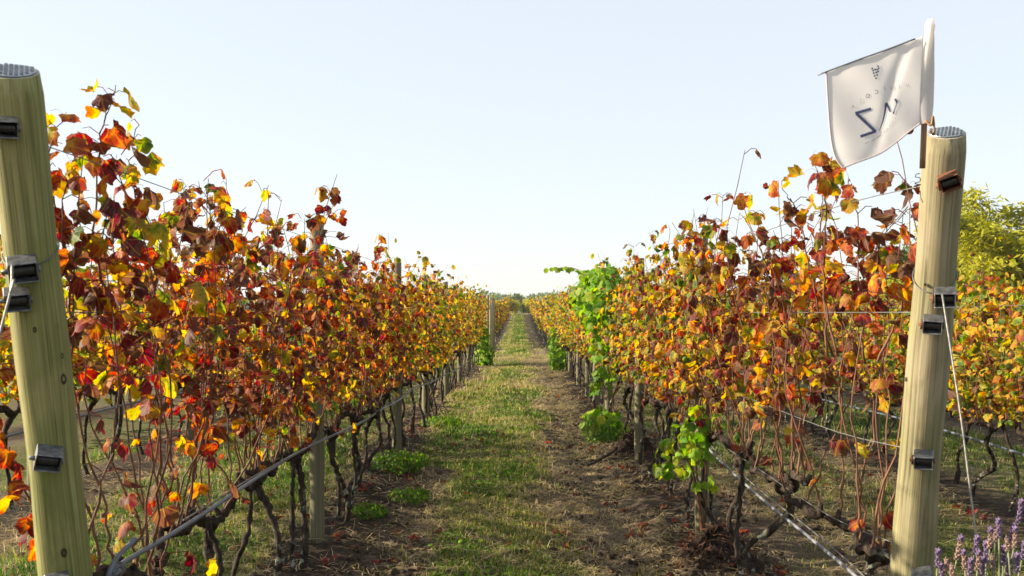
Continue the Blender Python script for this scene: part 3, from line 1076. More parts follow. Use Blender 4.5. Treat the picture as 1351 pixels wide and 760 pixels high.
def end_post(label, A, B, r0, r1, mat, knots, boxes, loops, seed):
    """A foot, B top centre; boxes (px,py,size,roll,rusty), loops (py, tilt)"""
    rng = np.random.default_rng(seed)
    A, B = np.array(A), np.array(B)
    t = thing("end_post", label, "wooden post", tuple(A), "thick wooden end posts")
    loc = lambda P: np.asarray(P) - A
    n, k = 46, 40
    s = np.linspace(-.12, 1, n)
    P = A[None] + (B - A)[None] * s[:, None]
    P = P - A
    wob = 0.0012 * np.sin(s * 7 + seed) + 0.001 * np.sin(s * 15 + 2 * seed)
    P[:, 0] += wob
    rad = r0 + (r1 - r0) * np.clip(s, 0, 1) + 0.002 * np.sin(s * 21)
    rad[-1] -= .004
    V, F = tube_geo(P, rad, k, True)
    V = np.array(V)
    axd = (B - A) / np.linalg.norm(B - A)
    tc = np.array([0, 0, EYE]) - B
    tc -= axd * tc.dot(axd)
    tc /= np.linalg.norm(tc)
    SL = math.tan(math.radians(15))
    cut = (V[-k:] - P[-1]) @ tc
    V[-k:] -= (cut * SL)[:, None] * axd
    V[-2 * k:-k] -= (cut * SL)[:, None] * axd * .9
    RB = Vector((0, 0, 1)).rotation_difference(Vector(axd))
    Ri = np.array(RB.to_matrix().inverted())
    V = V @ Ri.T
    body_mesh = mesh_from("post_body", V, F, mat, True)
    body_mesh.materials.append(M['end_grain'])
    body_mesh.polygons[len(body_mesh.polygons) - 1].material_index = 1
    body_mesh.polygons[len(body_mesh.polygons) - 1].use_smooth = False
    bo = link("post_body", body_mesh, t)
    bo.rotation_mode = 'QUATERNION'
    bo.rotation_quaternion = RB
    ax = (B - A) / np.linalg.norm(B - A)
    # zinc anti-split plate with its rows of punched teeth on the sawn top
    nax = ax + tc * SL
    nax /= np.linalg.norm(nax)
    shaft = ax
    ax = nax
    e1 = np.cross(ax, [0, 1, 0.]); e1 /= np.linalg.norm(e1)
    e2 = np.cross(ax, e1)
    R3 = Matrix(np.stack([e1, e2, ax], 1).tolist())
    mb = MB()
    top = loc(B) + ax * .003
    q = 14
    ring = [(math.cos(a) * (r1 - .008), math.sin(a) * (r1 - .008)) for a in np.linspace(0, 2 * math.pi, 28, endpoint=False)]
    vv = [top + e1 * a + e2 * b for a, b in ring] + [top + ax * .002 + e1 * a * .98 + e2 * b * .98 for a, b in ring]
    m = len(ring)
    mb.add(vv, [(i, (i + 1) % m, m + (i + 1) % m, m + i) for i in range(m)] + [tuple(range(m, 2 * m))])
    for i in range(-4, 5):
        for j in range(-4, 5):
            x, y = i * r1 * .2 + (j % 2) * r1 * .1, j * r1 * .2
            if x * x + y * y < (r1 * .8) ** 2:
                mb.box(top + ax * .004 + e1 * x + e2 * y, (r1 * .12, r1 * .045, .004), R3)
    link("nail_plate", mb.mesh("nail_plate", M['nail_plate'], False), t)
    # knots
    for (px, py, sz) in knots:
        C, ax_, toc, right = frame_on_post(A, B, py, r0)
        cx = VX + C[0] / C[1] * FPX
        off = (px - cx) / FPX * C[1]
        rr = r0 * .55 + r1 * .45
        a = math.asin(max(-.9, min(.9, off / rr)))
        nrm = toc * math.cos(a) + right * math.sin(a)
        tan = right * math.cos(a) - toc * math.sin(a)
        mb = MB()
        mm = 14
        vs, fs = [], []
        for kq, (fr, ht) in enumerate(((1.0, -.002), (.8, .0035), (.45, .0025), (.12, .0008))):
            for i in range(mm):
                an = 2 * math.pi * i / mm
                vs.append(loc(C) + nrm * (rr + ht) + tan * math.cos(an) * sz * .62 * fr + ax_ * math.sin(an) * sz * 1.1 * fr)
        for kq in range(3):
            for i in range(mm):
                fs.append((kq * mm + i, kq * mm + (i + 1) % mm, (kq + 1) * mm + (i + 1) % mm, (kq + 1) * mm + i))
        fs.append(tuple(range(3 * mm, 4 * mm)))
        mb.add(vs, fs)
        link("knot", mb.mesh("knot", M['knot']), t)
    # wire tensioners: bent steel strap bracket, spool of wire, square axle
    for (px, py, sz, roll, rusty) in boxes:
        C, ax_, toc, right = frame_on_post(A, B, py, r0)
        cx = VX + C[0] / C[1] * FPX
        off = (px - cx) / FPX * C[1]
        rr = r0 * .5 + r1 * .5
        ca, sa = math.cos(math.radians(roll)), math.sin(math.radians(roll))
        ex = right * ca + ax_ * sa
        ez = ax_ * ca - right * sa
        cp_, sp_ = math.cos(math.radians(15)), math.sin(math.radians(15))
        dv_ = -toc * cp_ + ez * sp_
        ez = ez * cp_ + toc * sp_
        MM = Matrix(np.stack([ex, dv_, ez], 1).tolist())
        O = loc(C) + right * off + toc * (math.sqrt(max(.0004, rr * rr - off * off)) + sz * .30)
        tr = lambda x, y, z: O + ex * x + dv_ * y + ez * z
        w, h, dp, th = sz * .94, sz * .70, sz * .80, .0036
        mb = MB()
        mb.box(tr(0, 0, h / 2), (w, dp, th), MM, .0015)
        mb.box(tr(0, 0, -h / 2), (w, dp, th), MM, .0015)
        mb.box(tr(-w / 2 + th * .5, 0, 0), (th, dp * .96, h - th - .001), MM, .0012)
        mb.box(tr(w / 2 - th * .5, 0, 0), (th, dp * .96, h - th - .001), MM, .0012)
        mb.box(tr(0, dp * .47, 0), (w - 2 * th - .001, th * .8, h - th - .001), MM)
        br = link("wire_tensioner", mb.mesh("wire_tensioner", M['rust'] if rusty == 2 else M['zinc'], False), t)
        mb = MB()
        L = w * .5 - th - .002
        xs = np.linspace(-L, L, 15)
        mb.tube([tr(x, -dp * .06, -h * .02) for x in xs], [h * .30 if i in (0, 14) else h * (.27 + .03 * (i % 2) + .03 * rng.random()) for i in range(15)], 14)
        link("wire_spool", mb.mesh("wire_spool", M['spool']), br)
        mb = MB()
        mb.tube([tr(x, -dp * .06, -h * .02) for x in (-w * .5 - sz * .20, -w * .5 - .007, -w * .5 - .006, -w * .5 - .001, -w * .5 + .002, w * .5 - .002, w * .5 + .001, w * .5 + sz * .07)],
                [sz * .085, sz * .085, sz * (.26 if rusty else .1), sz * (.26 if rusty else .1), sz * .07, sz * .07, sz * .16, sz * .15], 10)
        link("axle", mb.mesh("axle", M['rust'] if rusty else M['zinc']), br)
    for (py, tilt, dx) in loops:
        C, ax_, toc, right = frame_on_post(A, B, py, r0)
        fr = (C[2] - A[2]) / (B[2] - A[2])
        rr = r0 + (r1 - r0) * fr + .0012
        pts = []
        for i in range(37):
            a = 2 * math.pi * i / 36
            pts.append(loc(C) + right * math.sin(a) * rr + toc * math.cos(a) * rr + ax_ * (-tilt * math.cos(a) + dx * math.sin(a)))
        mb = MB().tube(pts, .0018, 6, False)
        link("wire_loop", mb.mesh("wire_loop", M['wire']), t)
    return t


LA, LB = np.array((-1.235, 2.87, 0.0)), np.array((at(15, 95, 2.40)))
RA, RB = np.array((1.235, 3.26, 0.0)), np.array((at(1247.5, 176, 2.855)))
end_post("thick green tinted wooden end post leaning toward the camera at the left row", LA, LB, .065, .064, M['post_wood'],
         [(80, 496, .016), (83, 716, .014), (78, 466, .008), (46, 427, .008)],
         [(10, 166, .056, -4, 0), (31, 347, .070, 3, 0), (25, 386, .062, 0, 0), (63, 590, .066, -16, 0), (76, 752, .062, 3, 0)], [(330, .03, .012)], 3)
end_post("thick pale wooden end post with a white flag on its top at the right row", RA, RB, .067, .0565, M['post_pale'],
         [(1222, 372, .005), (1190, 500, .007)],
         [(1252, 237, .058, 22, 2), (1246, 386, .062, 4, 1), (1231, 421, .058, 0, 1), (1219, 595, .058, 4, 1), (1216, 746, .062, 14, 0)], [(362, .045, .004)], 8)

# ------------------------------------------------------------------ slim posts along the rows
def slim_post(x, y, h, r, label, group, mat):
    t = bpy.data.objects.new("trellis_post", None)
    rng = np.random.default_rng(int(abs(x * 1000) + y * 77))
    n = 9
    s = np.linspace(0, 1, n)
    lx, ly = rng.normal(0, .012, 2)
    P = np.stack([lx * s, ly * s, -.15 + (h + .15) * s], -1)
    rad = r * (1.05 - .12 * s) * (1 + .02 * rng.normal(size=n))
    P = np.vstack([P, P[-1] + [0, 0, .006]])
    rad = np.append(rad, rad[-1] * .86)
    V, F = tube_geo(P, rad, 14, True)
    o = link("trellis_post", mesh_from("trellis_post", V, F, mat, True), None, (x, y, gz(y)))
    bpy.data.objects.remove(t)
    return tag(o, label, "wooden post", group)


for row, X, posts, grp in (("left", LX, LEFT_POSTS, "slim posts of the left row"), ("right", RX, RIGHT_POSTS, "slim posts of the right row")):
    for i, d in enumerate(posts):
        if i < 7:
            lab = f"slim weathered wooden post, {ORD[i]} behind the thick end post of the {row} row"
        elif row == "left" and d < 40:
            lab = "pale bare post standing in the vine gap far down the left row"
        else:
            lab = f"small distant wooden post among the far vines of the {row} row"
        pale = row == "left" and 30 < d < 40
        x = X + (-.02 if d < 30 else (.20 if row == 'left' and d < 40 else 0)) + R.normal(0, .015)
        slim_post(x, d, 1.95 + R.normal(0, .02), .044, lab, grp, M['post_pale'] if pale else M['slim_wood'])
for row, X, ds in (("second row on the right", 3.60, (6.97, 10.1, 13.4, 16.8, 20.2, 23.6)), ("second row on the left", -3.62, (7.4, 10.9, 14.4, 17.9, 21.5))):
    for i, d in enumerate(ds):
        slim_post(X, d, 1.85, .045, f"slim grey wooden post, {ORD[i]} in the {row}", "slim posts of the " + row, M['slim_wood'])

# ------------------------------------------------------------------ wires and pipes
def row_line(name, label, cat, X, zs, d0, d1, r, mat, group=None, start=None, k=5, step=1.2, knots=()):
    ds = list(np.arange(d0, d1, step)) + [d1]
    f = zs if callable(zs) else (lambda d: zs)
    pts = [(X, d, gz(d) + f(d) - .006 * math.sin(d * 1.9) ** 2) for d in ds]
    if start is not None:
        pts = [tuple(start)] + pts
    P = spline(pts, len(pts) * 3)
    o = link(name, MB().tube(P, r, k).mesh(name, mat))
    tag(o, label, cat, group)
    for (d, s) in knots:
        rng = np.random.default_rng(int(d * 100))
        c = np.array((X, d, f(d)))
        q = c + rng.normal(0, s, (12, 3))
        kn = link("wire_tie", MB().tube(spline(q, 40), .0014, 4).mesh("wire_tie", M['wire']), o)
    return o


for side, X, S, zz in (("left", LX, LA, ((1.88, "topmost"), (1.45, "upper"), (1.02, "lower"), (.72, "lowest"))),
                       ("right", RX, RA, ((1.83, "topmost"), (1.45, "upper"), (1.02, "lower"), (.70, "lowest")))):
    A_, B_ = (LA, LB) if side == "left" else (RA, RB)
    for z, nm in zz:
        t = z / B_[2]
        s = A_ + (B_ - A_) * t + np.array((0, .06, 0))
        row_line("trellis_wire", f"{nm} thin steel wire strung along the {side} row from its thick post", "wire", X, z, s[1] + .5, 99.0, .0017, M['wire'],
                 f"trellis wires of the {side} row", s, knots=((3.05, .012), (3.62, .018), (4.3, .012)) if nm == "topmost" and side == "left" else
                 (((3.45, .012),) if nm == "topmost" else ()))
for z, nm in ((1.50, "upper"), (1.08, "lower")):
    row_line("trellis_wire", f"{nm} thin steel wire along the second row on the right", "wire", 3.42, z, 5.2, 27, .002, M['wire'], "trellis wires of the second row on the right")

# grey irrigation hose of the left row, slung on the lane side, doubled back and tied at its near end
px = [(2.74, .715), (2.80, .735), (3.3, .752), (4.2, .742), (5.0, .735), (5.66, .735), (6.3, .70), (7.2, .675), (8.07, .66), (9.3, .655), (10.6, .64), (12, .60), (14, .54), (17.4, .46),
      (20, .42), (22.5, .37), (24.5, .30), (26.0, .22)]
pth = spline([(-1.12 + .012 * math.sin(d * 2.2), d, z + .012 * math.sin(d * 3.1)) for d, z in px], 120)
hose = link("irrigation_pipe", MB().tube(pth, .0076, 8).mesh("irrigation_pipe", M['pipe']))
tag(hose, "grey irrigation pipe slung under the vines of the left row above the grass", "irrigation pipe", "irrigation pipes")
p0 = np.array(pth[0])
fold = spline([p0 + [0, .05, 0], p0 + [.0, -.03, .0], p0 + [.012, .0, .05], p0 + [.035, .07, .085]], 16)
link("folded_end", MB().tube(fold, .0076, 8).mesh("folded_end", M['pipe']), hose)
wr = [p0 + np.array([.004 + .02 * math.sin(a), .01 + .008 * a / 6, .012 + .02 * math.cos(a)]) for a in np.linspace(0, 18, 50)]
link("wire_tie", MB().tube(wr, .0018, 5).mesh("wire_tie", M['wire']), hose)
# thinner second line along it
pth2 = spline([(-1.10 + .02 * math.sin(d * 1.3), d, z + .014 + .01 * math.sin(d * 1.7)) for d, z in px[2:]], 110)
link("support_wire", MB().tube(pth2, .003, 5).mesh("support_wire", M['wire']), hose)

px = [(3.0, .44), (3.64, .485), (4.3, .50), (5.03, .505), (6.2, .555), (7.2, .61), (8.2, .64), (10, .62), (13, .60), (17, .58), (22, .56), (27, .55)]
pth = spline([(1.22 + .01 * math.sin(d * 2.0), d, z + .008 * math.sin(d * 2.7)) for d, z in px], 110)
hose2 = tag(link("irrigation_pipe", MB().tube(pth, .0068, 8).mesh("irrigation_pipe", M['pale_pipe'])),
            "pale shiny irrigation pipe running low behind the trunks of the right row", "irrigation pipe", "irrigation pipes")
pth2 = spline([(1.235, d, z + .02 + .006 * math.sin(d * 1.7)) for d, z in px], 100)
link("support_wire", MB().tube(pth2, .003, 5).mesh("support_wire", M['wire']), hose2)
pth = spline([(3.48 + .02 * math.sin(d * 1.1), d, .46 + .02 * math.sin(d * .9)) for d in np.arange(5.4, 27, 1.2)], 80)
tag(link("irrigation_pipe", MB().tube(pth, .010, 8).mesh("irrigation_pipe", M['pipe'])), "dark irrigation pipe hung along the second row on the right", "irrigation pipe", "irrigation pipes")
pth = spline([(-3.55 + .02 * math.sin(d * 1.1), d, .60 + .02 * math.sin(d * .9)) for d in np.arange(5.4, 27, 1.2)], 80)
tag(link("irrigation_pipe", MB().tube(pth, .010, 8).mesh("irrigation_pipe", M['pipe'])), "dark irrigation pipe hung along the second row on the left", "irrigation pipe", "irrigation pipes")

# guy cables from the end posts down to their ground anchors
def guy(label, pts, r=.0025):
    P = spline(pts, 24)
    o = tag(link("guy_cable", MB().tube(P, r, 7).mesh("guy_cable", M['cable'])), label, "cable", "guy cables of the end posts")
    a = np.array(pts[-1])
    link("anchor_peg", MB().tube([a + [0, 0, -.15], a + [0, 0, .05]], .009, 8).mesh("anchor_peg", M['rust']), o)
    return o


g0 = at(1243, 388, 2.83)
g1 = at(1290, 722, 2.62)
dv = (g1 - g0) / np.linalg.norm(g1 - g0)
g2 = g1 + dv * (g1[2] - .0) / -dv[2]
guy("pale twisted cable running down from the flag post past the lavender", [g0, (g0 + g1) / 2 + [0.004, 0, 0], g1, g2])
h0 = at(16, 350, 2.30)
h1 = at(14, 385, 2.27)
h2 = at(-2, 448, 2.24)
dv = (h2 - h1) / np.linalg.norm(h2 - h1)
h3 = h2 + dv * (h2[2]) / -dv[2]
guy("dark steel cable hanging down from the tensioners of the left end post", [h0, h1, h2, h3], .003)


# ------------------------------------------------------------------ flag
def flag():
    foot = at(1217, 222, 2.795)
    t = thing("flag", "white cloth flag with mirrored navy logo on a stick at the right end post", "flag", tuple(foot))
    loc = lambda P: np.asarray(P) - foot
    stick = spline([at(1217, 222, 2.792), at(1219.5, 160, 2.788), at(1223.5, 90, 2.787), at(1227.5, 32, 2.786)], 12)
    link("flag_pole", MB().tube([loc(p) for p in stick], .0085, 8).mesh("flag_pole", M['stick']), t)
    # cloth
    m, nt = new_mat("flag_cloth")
    g = N(nt)
    oc = g.objco()
    weave = g.noise(oc, 600.0, 2.0, 0.5)
    wr = g.noise(g.scaled(oc, (1, 1, .5)), 14.0, 3.0, .5)
    d = g.bsdf((.87, .86, .88, 1), .8, .2, 0, g.bump(g.math('ADD', g.math('MULTIPLY', weave, .1), wr),   .12, .006))
    tl = g.node("ShaderNodeBsdfTranslucent")
    tl.inputs[0].default_value = (.85, .83, .80, 1)
    mx = g.node("ShaderNodeMixShader")
    mx.inputs[0].default_value = .58
    nt.links.new(d, mx.inputs[1])
    nt.links.new(tl.outputs[0], mx.inputs[2])
    g.out(mx.outputs[0])
    cloth_mat = m
    hem_mat = simple("flag_hem_thread", (.36, .32, .33), .8, .2, 0, .15, 200)
    ink = simple("navy_print", (.045, .06, .13), .7, .2, 0, .12, 200)
    ink_soft = simple("faded_grey_print", (.40, .37, .37), .75, .2, 0, .2, 200)

    topE = spline([(1090, 95, 0), (1130, 80, 0), (1172, 65, 0), (1219, 47, 0)], 60)[:, :2]
    botE = spline([(1112, 222, 0), (1126, 216, 0), (1160, 203, 0), (1182, 188, 0), (1198, 175, 0), (1214, 163, 0)], 60)[:, :2]
    lefE = spline([(1090, 95, 0), (1092, 130, 0), (1096, 180, 0), (1102, 207, 0), (1112, 222, 0)], 60)[:, :2]
    rigE = spline([(1219, 47, 0), (1217, 90, 0), (1215, 130, 0), (1214, 163, 0)], 60)[:, :2]

    def ev(E, t):
        i = np.clip(t, 0, 1) * 59
        a = np.minimum(i.astype(int), 58)
        f = (i - a)[..., None]
        return E[a] * (1 - f) + E[a + 1] * f

    def coons(u, v):
        T, B, L, Rr = ev(topE, u), ev(botE, u), ev(lefE, v), ev(rigE, v)
        u, v = u[..., None], v[..., None]
        bl = (1 - u) * (1 - v) * topE[0] + u * (1 - v) * topE[-1] + (1 - u) * v * botE[0] + u * v * botE[-1]
        return (1 - v) * T + v * B + (1 - u) * L + u * Rr - bl

    def depth(u, v):
        fold = .004 * np.exp(-((u - .80 + .55 * (v - .15)) / .07) ** 2) * sstep(1.0, .75, u)
        return (2.775 + .065 * (1 - u) +  .004 * np.sin(u * 4.2 + v * 1.6) * (1 - u * .85) * (.35 + .65 * v) + fold * (1 - v * .6)
                - .03 * (1 - u) * v + .0015 * np.sin(u * 14 - v * 7))

    def W(pxy, d):
        return np.stack([(pxy[..., 0] - VX) / FPX * d, d, EYE + (VY - pxy[..., 1]) / FPX * d], -1)

    n = 60
    U, Vv = np.meshgrid(np.linspace(0, 1, n), np.linspace(0, 1, n))
    PX = coons(U, Vv)
    D = depth(U, Vv)
    P = W(PX, D).reshape(-1, 3) - foot
    th = np.array([0, .0022, 0])
    i = (np.arange(n - 1)[:, None] * n + np.arange(n - 1)[None, :]).ravel()
    Q = np.stack([i, i + n, i + n + 1, i + 1], -1)
    back = Q[:, ::-1] + n * n
    edge = []
    loop = list(range(n)) + [k * n + n - 1 for k in range(1, n)] + [n * n - 1 - k for k in range(1, n)] + [(n - 1 - k) * n for k in range(1, n - 1)]
    for a, b in zip(loop, loop[1:] + loop[:1]):
        edge.append((a, b, b + n * n, a + n * n))
    cl = link("flag_cloth", mesh_np("flag_cloth", np.vstack([P, P + th]), np.vstack([Q, back, np.array(edge)]), cloth_mat, smooth=True), t)

    # rod stitched in the upper edge
    rod = [loc(at(1079, 99, 2.845))] + [p - [0, .003, 0] for p in P[0:n:6]]
    link("top_rod", MB().tube(rod, .0023, 7).mesh("top_rod", M['pipe']), t)
    # sleeve round the stick: a flattened cloth tube bunched at the top
    sl = MB()
    rows_, k = 18, 16
    vv, ff = [], []
    for q in range(rows_):
        f = q / (rows_ - 1)
        c0 = at(1228 - 8 * f - 1.5 * math.sin(f * 3), 26 + 138 * f, 2.785)
        rx = np.interp(f, [0, .05, .12, .18, .5, .85, 1], [.008, .014, .011, .014, .0195, .023, .019])
        for a in range(k):
            an = 2 * math.pi * a / k
            w = 1 + .10 * math.sin(3 * an + f * 5)
            vv.append(loc(c0) + np.array([math.cos(an) * rx * w, math.sin(an) * .0135 * w, 0]))
    for q in range(rows_ - 1):
        for a in range(k):
            ff.append((q * k + a, (q + 1) * k + a, (q + 1) * k + (a + 1) % k, q * k + (a + 1) % k))
    ff.append(tuple(range(k)))
    sl.add(vv, ff)
    link("pole_sleeve", sl.mesh("pole_sleeve", cloth_mat), t)

    # marks: a picture position -> the point on the cloth there, 1.2 mm proud of it
    fu = np.linspace(0, 1, 260)
    FU, FV = np.meshgrid(fu, fu)
    FP = coons(FU, FV).reshape(-1, 2)
    FD = depth(FU, FV).ravel()

    def on(pts, lift=.0013):
        pts = np.asarray(pts, float)
        out = []
        for p in pts:
            j = np.argmin(((FP - p) ** 2).sum(1))
            out.append(W(p, FD[j]) - foot - [0, lift, 0])
        return out

    def stroke(pts, widths, m):
        pts = spline([(a, b, 0) for a, b in pts], 2 + 8 * (len(pts) - 1))[:, :2] if len(pts) > 2 else np.array([np.array(pts[0]) + (np.array(pts[1]) - np.array(pts[0])) * f for f in np.linspace(0, 1, 12)])
        w = np.interp(np.linspace(0, 1, len(pts)), np.linspace(0, 1, len(widths)), widths)
        T = np.gradient(pts, axis=0)
        T /= np.linalg.norm(T, axis=1)[:, None]
        Nn = np.stack([-T[:, 1], T[:, 0]], -1) * (w / 2)[:, None]
        m.add(on(pts + Nn) + on(pts - Nn), [(k, k + 1, len(pts) + k + 1, len(pts) + k) for k in range(len(pts) - 1)])

    # big letters, seen from the back of the flag
    z = MB()
    stroke([(1128.2, 149.6), (1149.0, 143.6)], [3.6], z)
    link("lettering", z.mesh("lettering", ink, False), cl)
    z2 = MB(); stroke([(1129.5, 149.8), (1155.0, 173.8)], [4.0], z2)
    link("lettering", z2.mesh("lettering", ink, False), cl)
    z3 = MB(); stroke([(1135.0, 180.2), (1155.4, 173.2)], [3.6], z3)
    link("lettering", z3.mesh("lettering", ink, False), cl)
    z4 = MB(); stroke([(1160.3, 171.8), (1164.6, 159.5), (1167.5, 147), (1168.6, 136.2)], [.9, 1.8, 2.4, 2.7], z4)
    link("lettering", z4.mesh("lettering", ink, False), cl)
    z5 = MB(); stroke([(1168.8, 135.8), (1171.8, 141.5), (1174.2, 147.6)], [3.6, 3.0, 2.0], z5)
    link("lettering", z5.mesh("lettering", ink, False), cl)
    z6 = MB(); stroke([(1180.6, 130.6), (1182.8, 134.5), (1182.6, 138.0), (1180.2, 144.5), (1178.2, 150.2)], [3.0, 2.6, 1.0, .9, 2.4], z6)
    link("lettering", z6.mesh("lettering", ink, False), cl)
    # bunch of grapes emblem
    gm = MB()
    for (x, y) in ((1150.6, 90.6), (1158.2, 87.4), (1151.8, 93.2), (1157.2, 92.0), (1159.2, 90.2), (1154.4, 91.8), (1152.6, 96.6), (1155.8, 95.8), (1158.4, 94.6), (1153.8, 100.0), (1157.0, 99.0), (1155.6, 103.4)):
        rr_ = 1.25
        gm.add(on([(x + rr_ * math.cos(a), y + rr_ * math.sin(a)) for a in np.linspace(0, 2 * math.pi, 10, endpoint=False)]), [tuple(range(9, -1, -1))])
    link("grape_emblem", gm.mesh("grape_emblem", ink, False), cl)
    # the small arched word, mirrored, one letter at a time
    dg = None
    for ch, x, y, rot in (("A", 1125.5, 140.6, -16), ("L", 1134.6, 133.0, -16), ("O", 1144.6, 126.6, -15), ("C", 1156.4, 121.2, -12),
                          ("\u00cd", 1167.0, 117.4, -10), ("N", 1177.0, 116.0, -8), ("I", 1186.6, 114.4, -8), ("V", 1197.0, 113.2, -6)):
        cu = bpy.data.curves.new("letter", 'FONT')
        cu.body = ch
        cu.size = 7.4
        cu.resolution_u = 3
        ob = bpy.data.objects.new("letter", cu)
        COL.objects.link(ob)
        bpy.context.view_layer.update()
        me = bpy.data.meshes.new_from_object(ob.evaluated_get(bpy.context.evaluated_depsgraph_get()))
        co = np.array([v.co[:2] for v in me.vertices])
        fs = [tuple(p.vertices) for p in me.polygons]
        COL.objects.unlink(ob)
        bpy.data.objects.remove(ob)
        bpy.data.curves.remove(cu)
        bpy.data.meshes.remove(me)
        co = co - [(co[:, 0].min() + co[:, 0].max()) / 2, 2.6]
        a = math.radians(rot)
        mx_, my_ = -co[:, 0], -co[:, 1]
        q = np.stack([x + mx_ * math.cos(a) - my_ * math.sin(a), y + mx_ * math.sin(a) + my_ * math.cos(a)], -1)
        lm = MB()
        lm.add(on(q), fs)
        link("small_lettering", lm.mesh("small_lettering", ink if ch in "OC" else ink_soft, False), cl)
    # thin washed-out line of print under the logo
    tl_ = MB()
    for f in np.linspace(0, 1, 26):
        if int(f * 25) % 5 == 4:
            continue
        x, y = 1141 + 40 * f, 189.5 - 33 * f + 6 * math.sin(f * math.pi)
        stroke([(x, y), (x + 1.1, y - .9)], [1.0], tl_)
    link("faded_print", tl_.mesh("faded_print", ink_soft, False), cl)
    # hems
    hem = MB()
    hem.tube([p - [0, .0005, 0] for p in P.reshape(n, n, 3)[:, 0]], .0022, 5)
    link("hem", hem.mesh("hem", hem_mat), cl)
    hem = MB()
    hem.tube([p - [0, .0005, 0] for p in P.reshape(n, n, 3)[n - 1, :]], .0022, 5)
    link("hem", hem.mesh("hem", hem_mat), cl)
    # rag of tie at the foot of the sleeve and a twist of wire on the stick
    kn = loc(at(1221, 164, 2.77))
    link("tie_string", MB().tube(spline([kn + [.0, 0, .01], kn + [.012, -.01, -.005], kn + [.016, -.012, .02], kn + [.02, -.01, -.03], kn + [.006, -.012, -.02]], 24), .003, 6)
         .mesh("tie_string", M['stick']), t)


flag()
# loose twist of wire on the left side of the right end post
tw = at(1211, 243, 2.80)
tag(link("wire_twist", MB().tube(spline([tw + np.array(q) * .001 for q in ((6, 0, 30), (-4, 0, 28), (-6, 0, 20), (4, -3, 18), (6, 0, 8), (-8, 2, 2), (8, -2, -2), (-5, 0, -4), (6, 0, -20), (8, 0, -38), (14, 0, -52))], 60), .0013, 5)
         .mesh("wire_twist", M['wire'])), "small loose twist of wire on the side of the flag post near its top", "wire twist")


# ------------------------------------------------------------------ lavender in front of the right end post
M['lav'] = simple("lavender_bloom", (.13, .09, .165), .75, .2, 0, .5, 160)
M['lav_dry'] = simple("faded_lavender", (.24, .155, .13), .8, .2, 0, .35, 120)
M['lav_stem'] = simple("lavender_stem", (.17, .19, .10), .7, .2, 0, .25, 40)
M['lav_leaf'] = simple("lavender_leaf", (.09, .115, .065), .8, .2, 0, .3, 40)


def lavender(label, base, heads, rng):
    t = thing("lavender", label, "lavender", tuple(base), "lavender plants")
    b = np.array(base)
    for (px_, py_, d, ln, dryness) in heads:
        top = at(px_, py_, d) - b
        root = np.array([rng.normal(0, .05), rng.normal(0, .04), .12])
        st = spline([root, root * .4 + top * .5 + rng.normal(0, .012, 3), top], 10)
        s = link("stem", MB().tube(st, np.linspace(.0028, .0018, 10), 5).mesh("stem", M['lav_stem']), t)
        up = st[-1] - st[-2]
        up /= np.linalg.norm(up)
        e1 = np.cross(up, [0, 1, 0.3]); e1 /= np.linalg.norm(e1)
        e2 = np.cross(up, e1)

        def florets(n, z0, z1, r, sz):
            mb = MB()
            for k in range(n):
                f = k / max(1, n - 1)
                a = k * 2.4
                c = top + up * (z0 + (z1 - z0) * f) + (e1 * math.cos(a) + e2 * math.sin(a)) * r * (1.1 - .55 * f)
                o_ = (e1 * math.cos(a) + e2 * math.sin(a)) * .8 + up * .8
                mb.tube([c - o_ * sz * .5, c, c + o_ * sz * .9], [sz * .35, sz * .62, sz * .12], 5)
            return mb
        link("flower_spike", florets(int(30 * ln / .05), -.005, ln, .0038, .0052).mesh("flower_spike", M['lav_dry'] if dryness else M['lav']), s)
        if dryness < 2:
            link("flower_tuft", florets(8, ln, ln + .010, .0040, .0062).mesh("flower_tuft", M['lav']), s)
    # narrow grey leaves round the foot
    mb = MB()
    for k in range(220):
        a = rng.random() * 6.28
        rr = .13 * math.sqrt(rng.random())
        p = np.array([math.cos(a) * rr, math.sin(a) * rr, .02 + .4 * rng.random()])
        o_ = np.array([math.cos(a) * .5, math.sin(a) * .5, 1.0]) * (.05 + .03 * rng.random())
        mb.tube([p, p + o_ * .5, p + o_], [.0012, .0026, .0006], 4)
    link("leaves", mb.mesh("leaves", M['lav_leaf']), t)


rl = np.random.default_rng(9)
lavender("lavender with tall faded spikes in front of the flag post, nearest its foot", (1.07, 2.46, gh(1.07, 2.46)),
         [(1237, 745, 2.42, .028, 0), (1249, 752, 2.50, .03, 2), (1263, 735, 2.40, .045, 1), (1273, 748, 2.45, .03, 1), (1286, 728, 2.48, .03, 0), (1279, 758, 2.38, .03, 0), (1256, 760, 2.4, .03, 2),
          (1243, 760, 2.5, .02, 0), (1290, 748, 2.44, .03, 1), (1301, 735, 2.46, .028, 0), (1296, 757, 2.4, .03, 0)], rl)
lavender("lavender with bright violet heads at the lower right beside the cable", (1.20, 2.52, gh(1.20, 2.52)),
         [(1306, 720, 2.44, .035, 1), (1318, 706, 2.5, .03, 0), (1313, 712, 2.56, .025, 2), (1330, 724, 2.42, .03, 2), (1334, 712, 2.5, .03, 0), (1339, 719, 2.46, .034, 1), (1344, 686, 2.5, .042, 0),
          (1349, 735, 2.4, .03, 0), (1324, 742, 2.46, .03, 0), (1310, 748, 2.4, .03, 2), (1342, 752, 2.38, .03, 0), (1330, 757, 2.5, .03, 0)], rl)

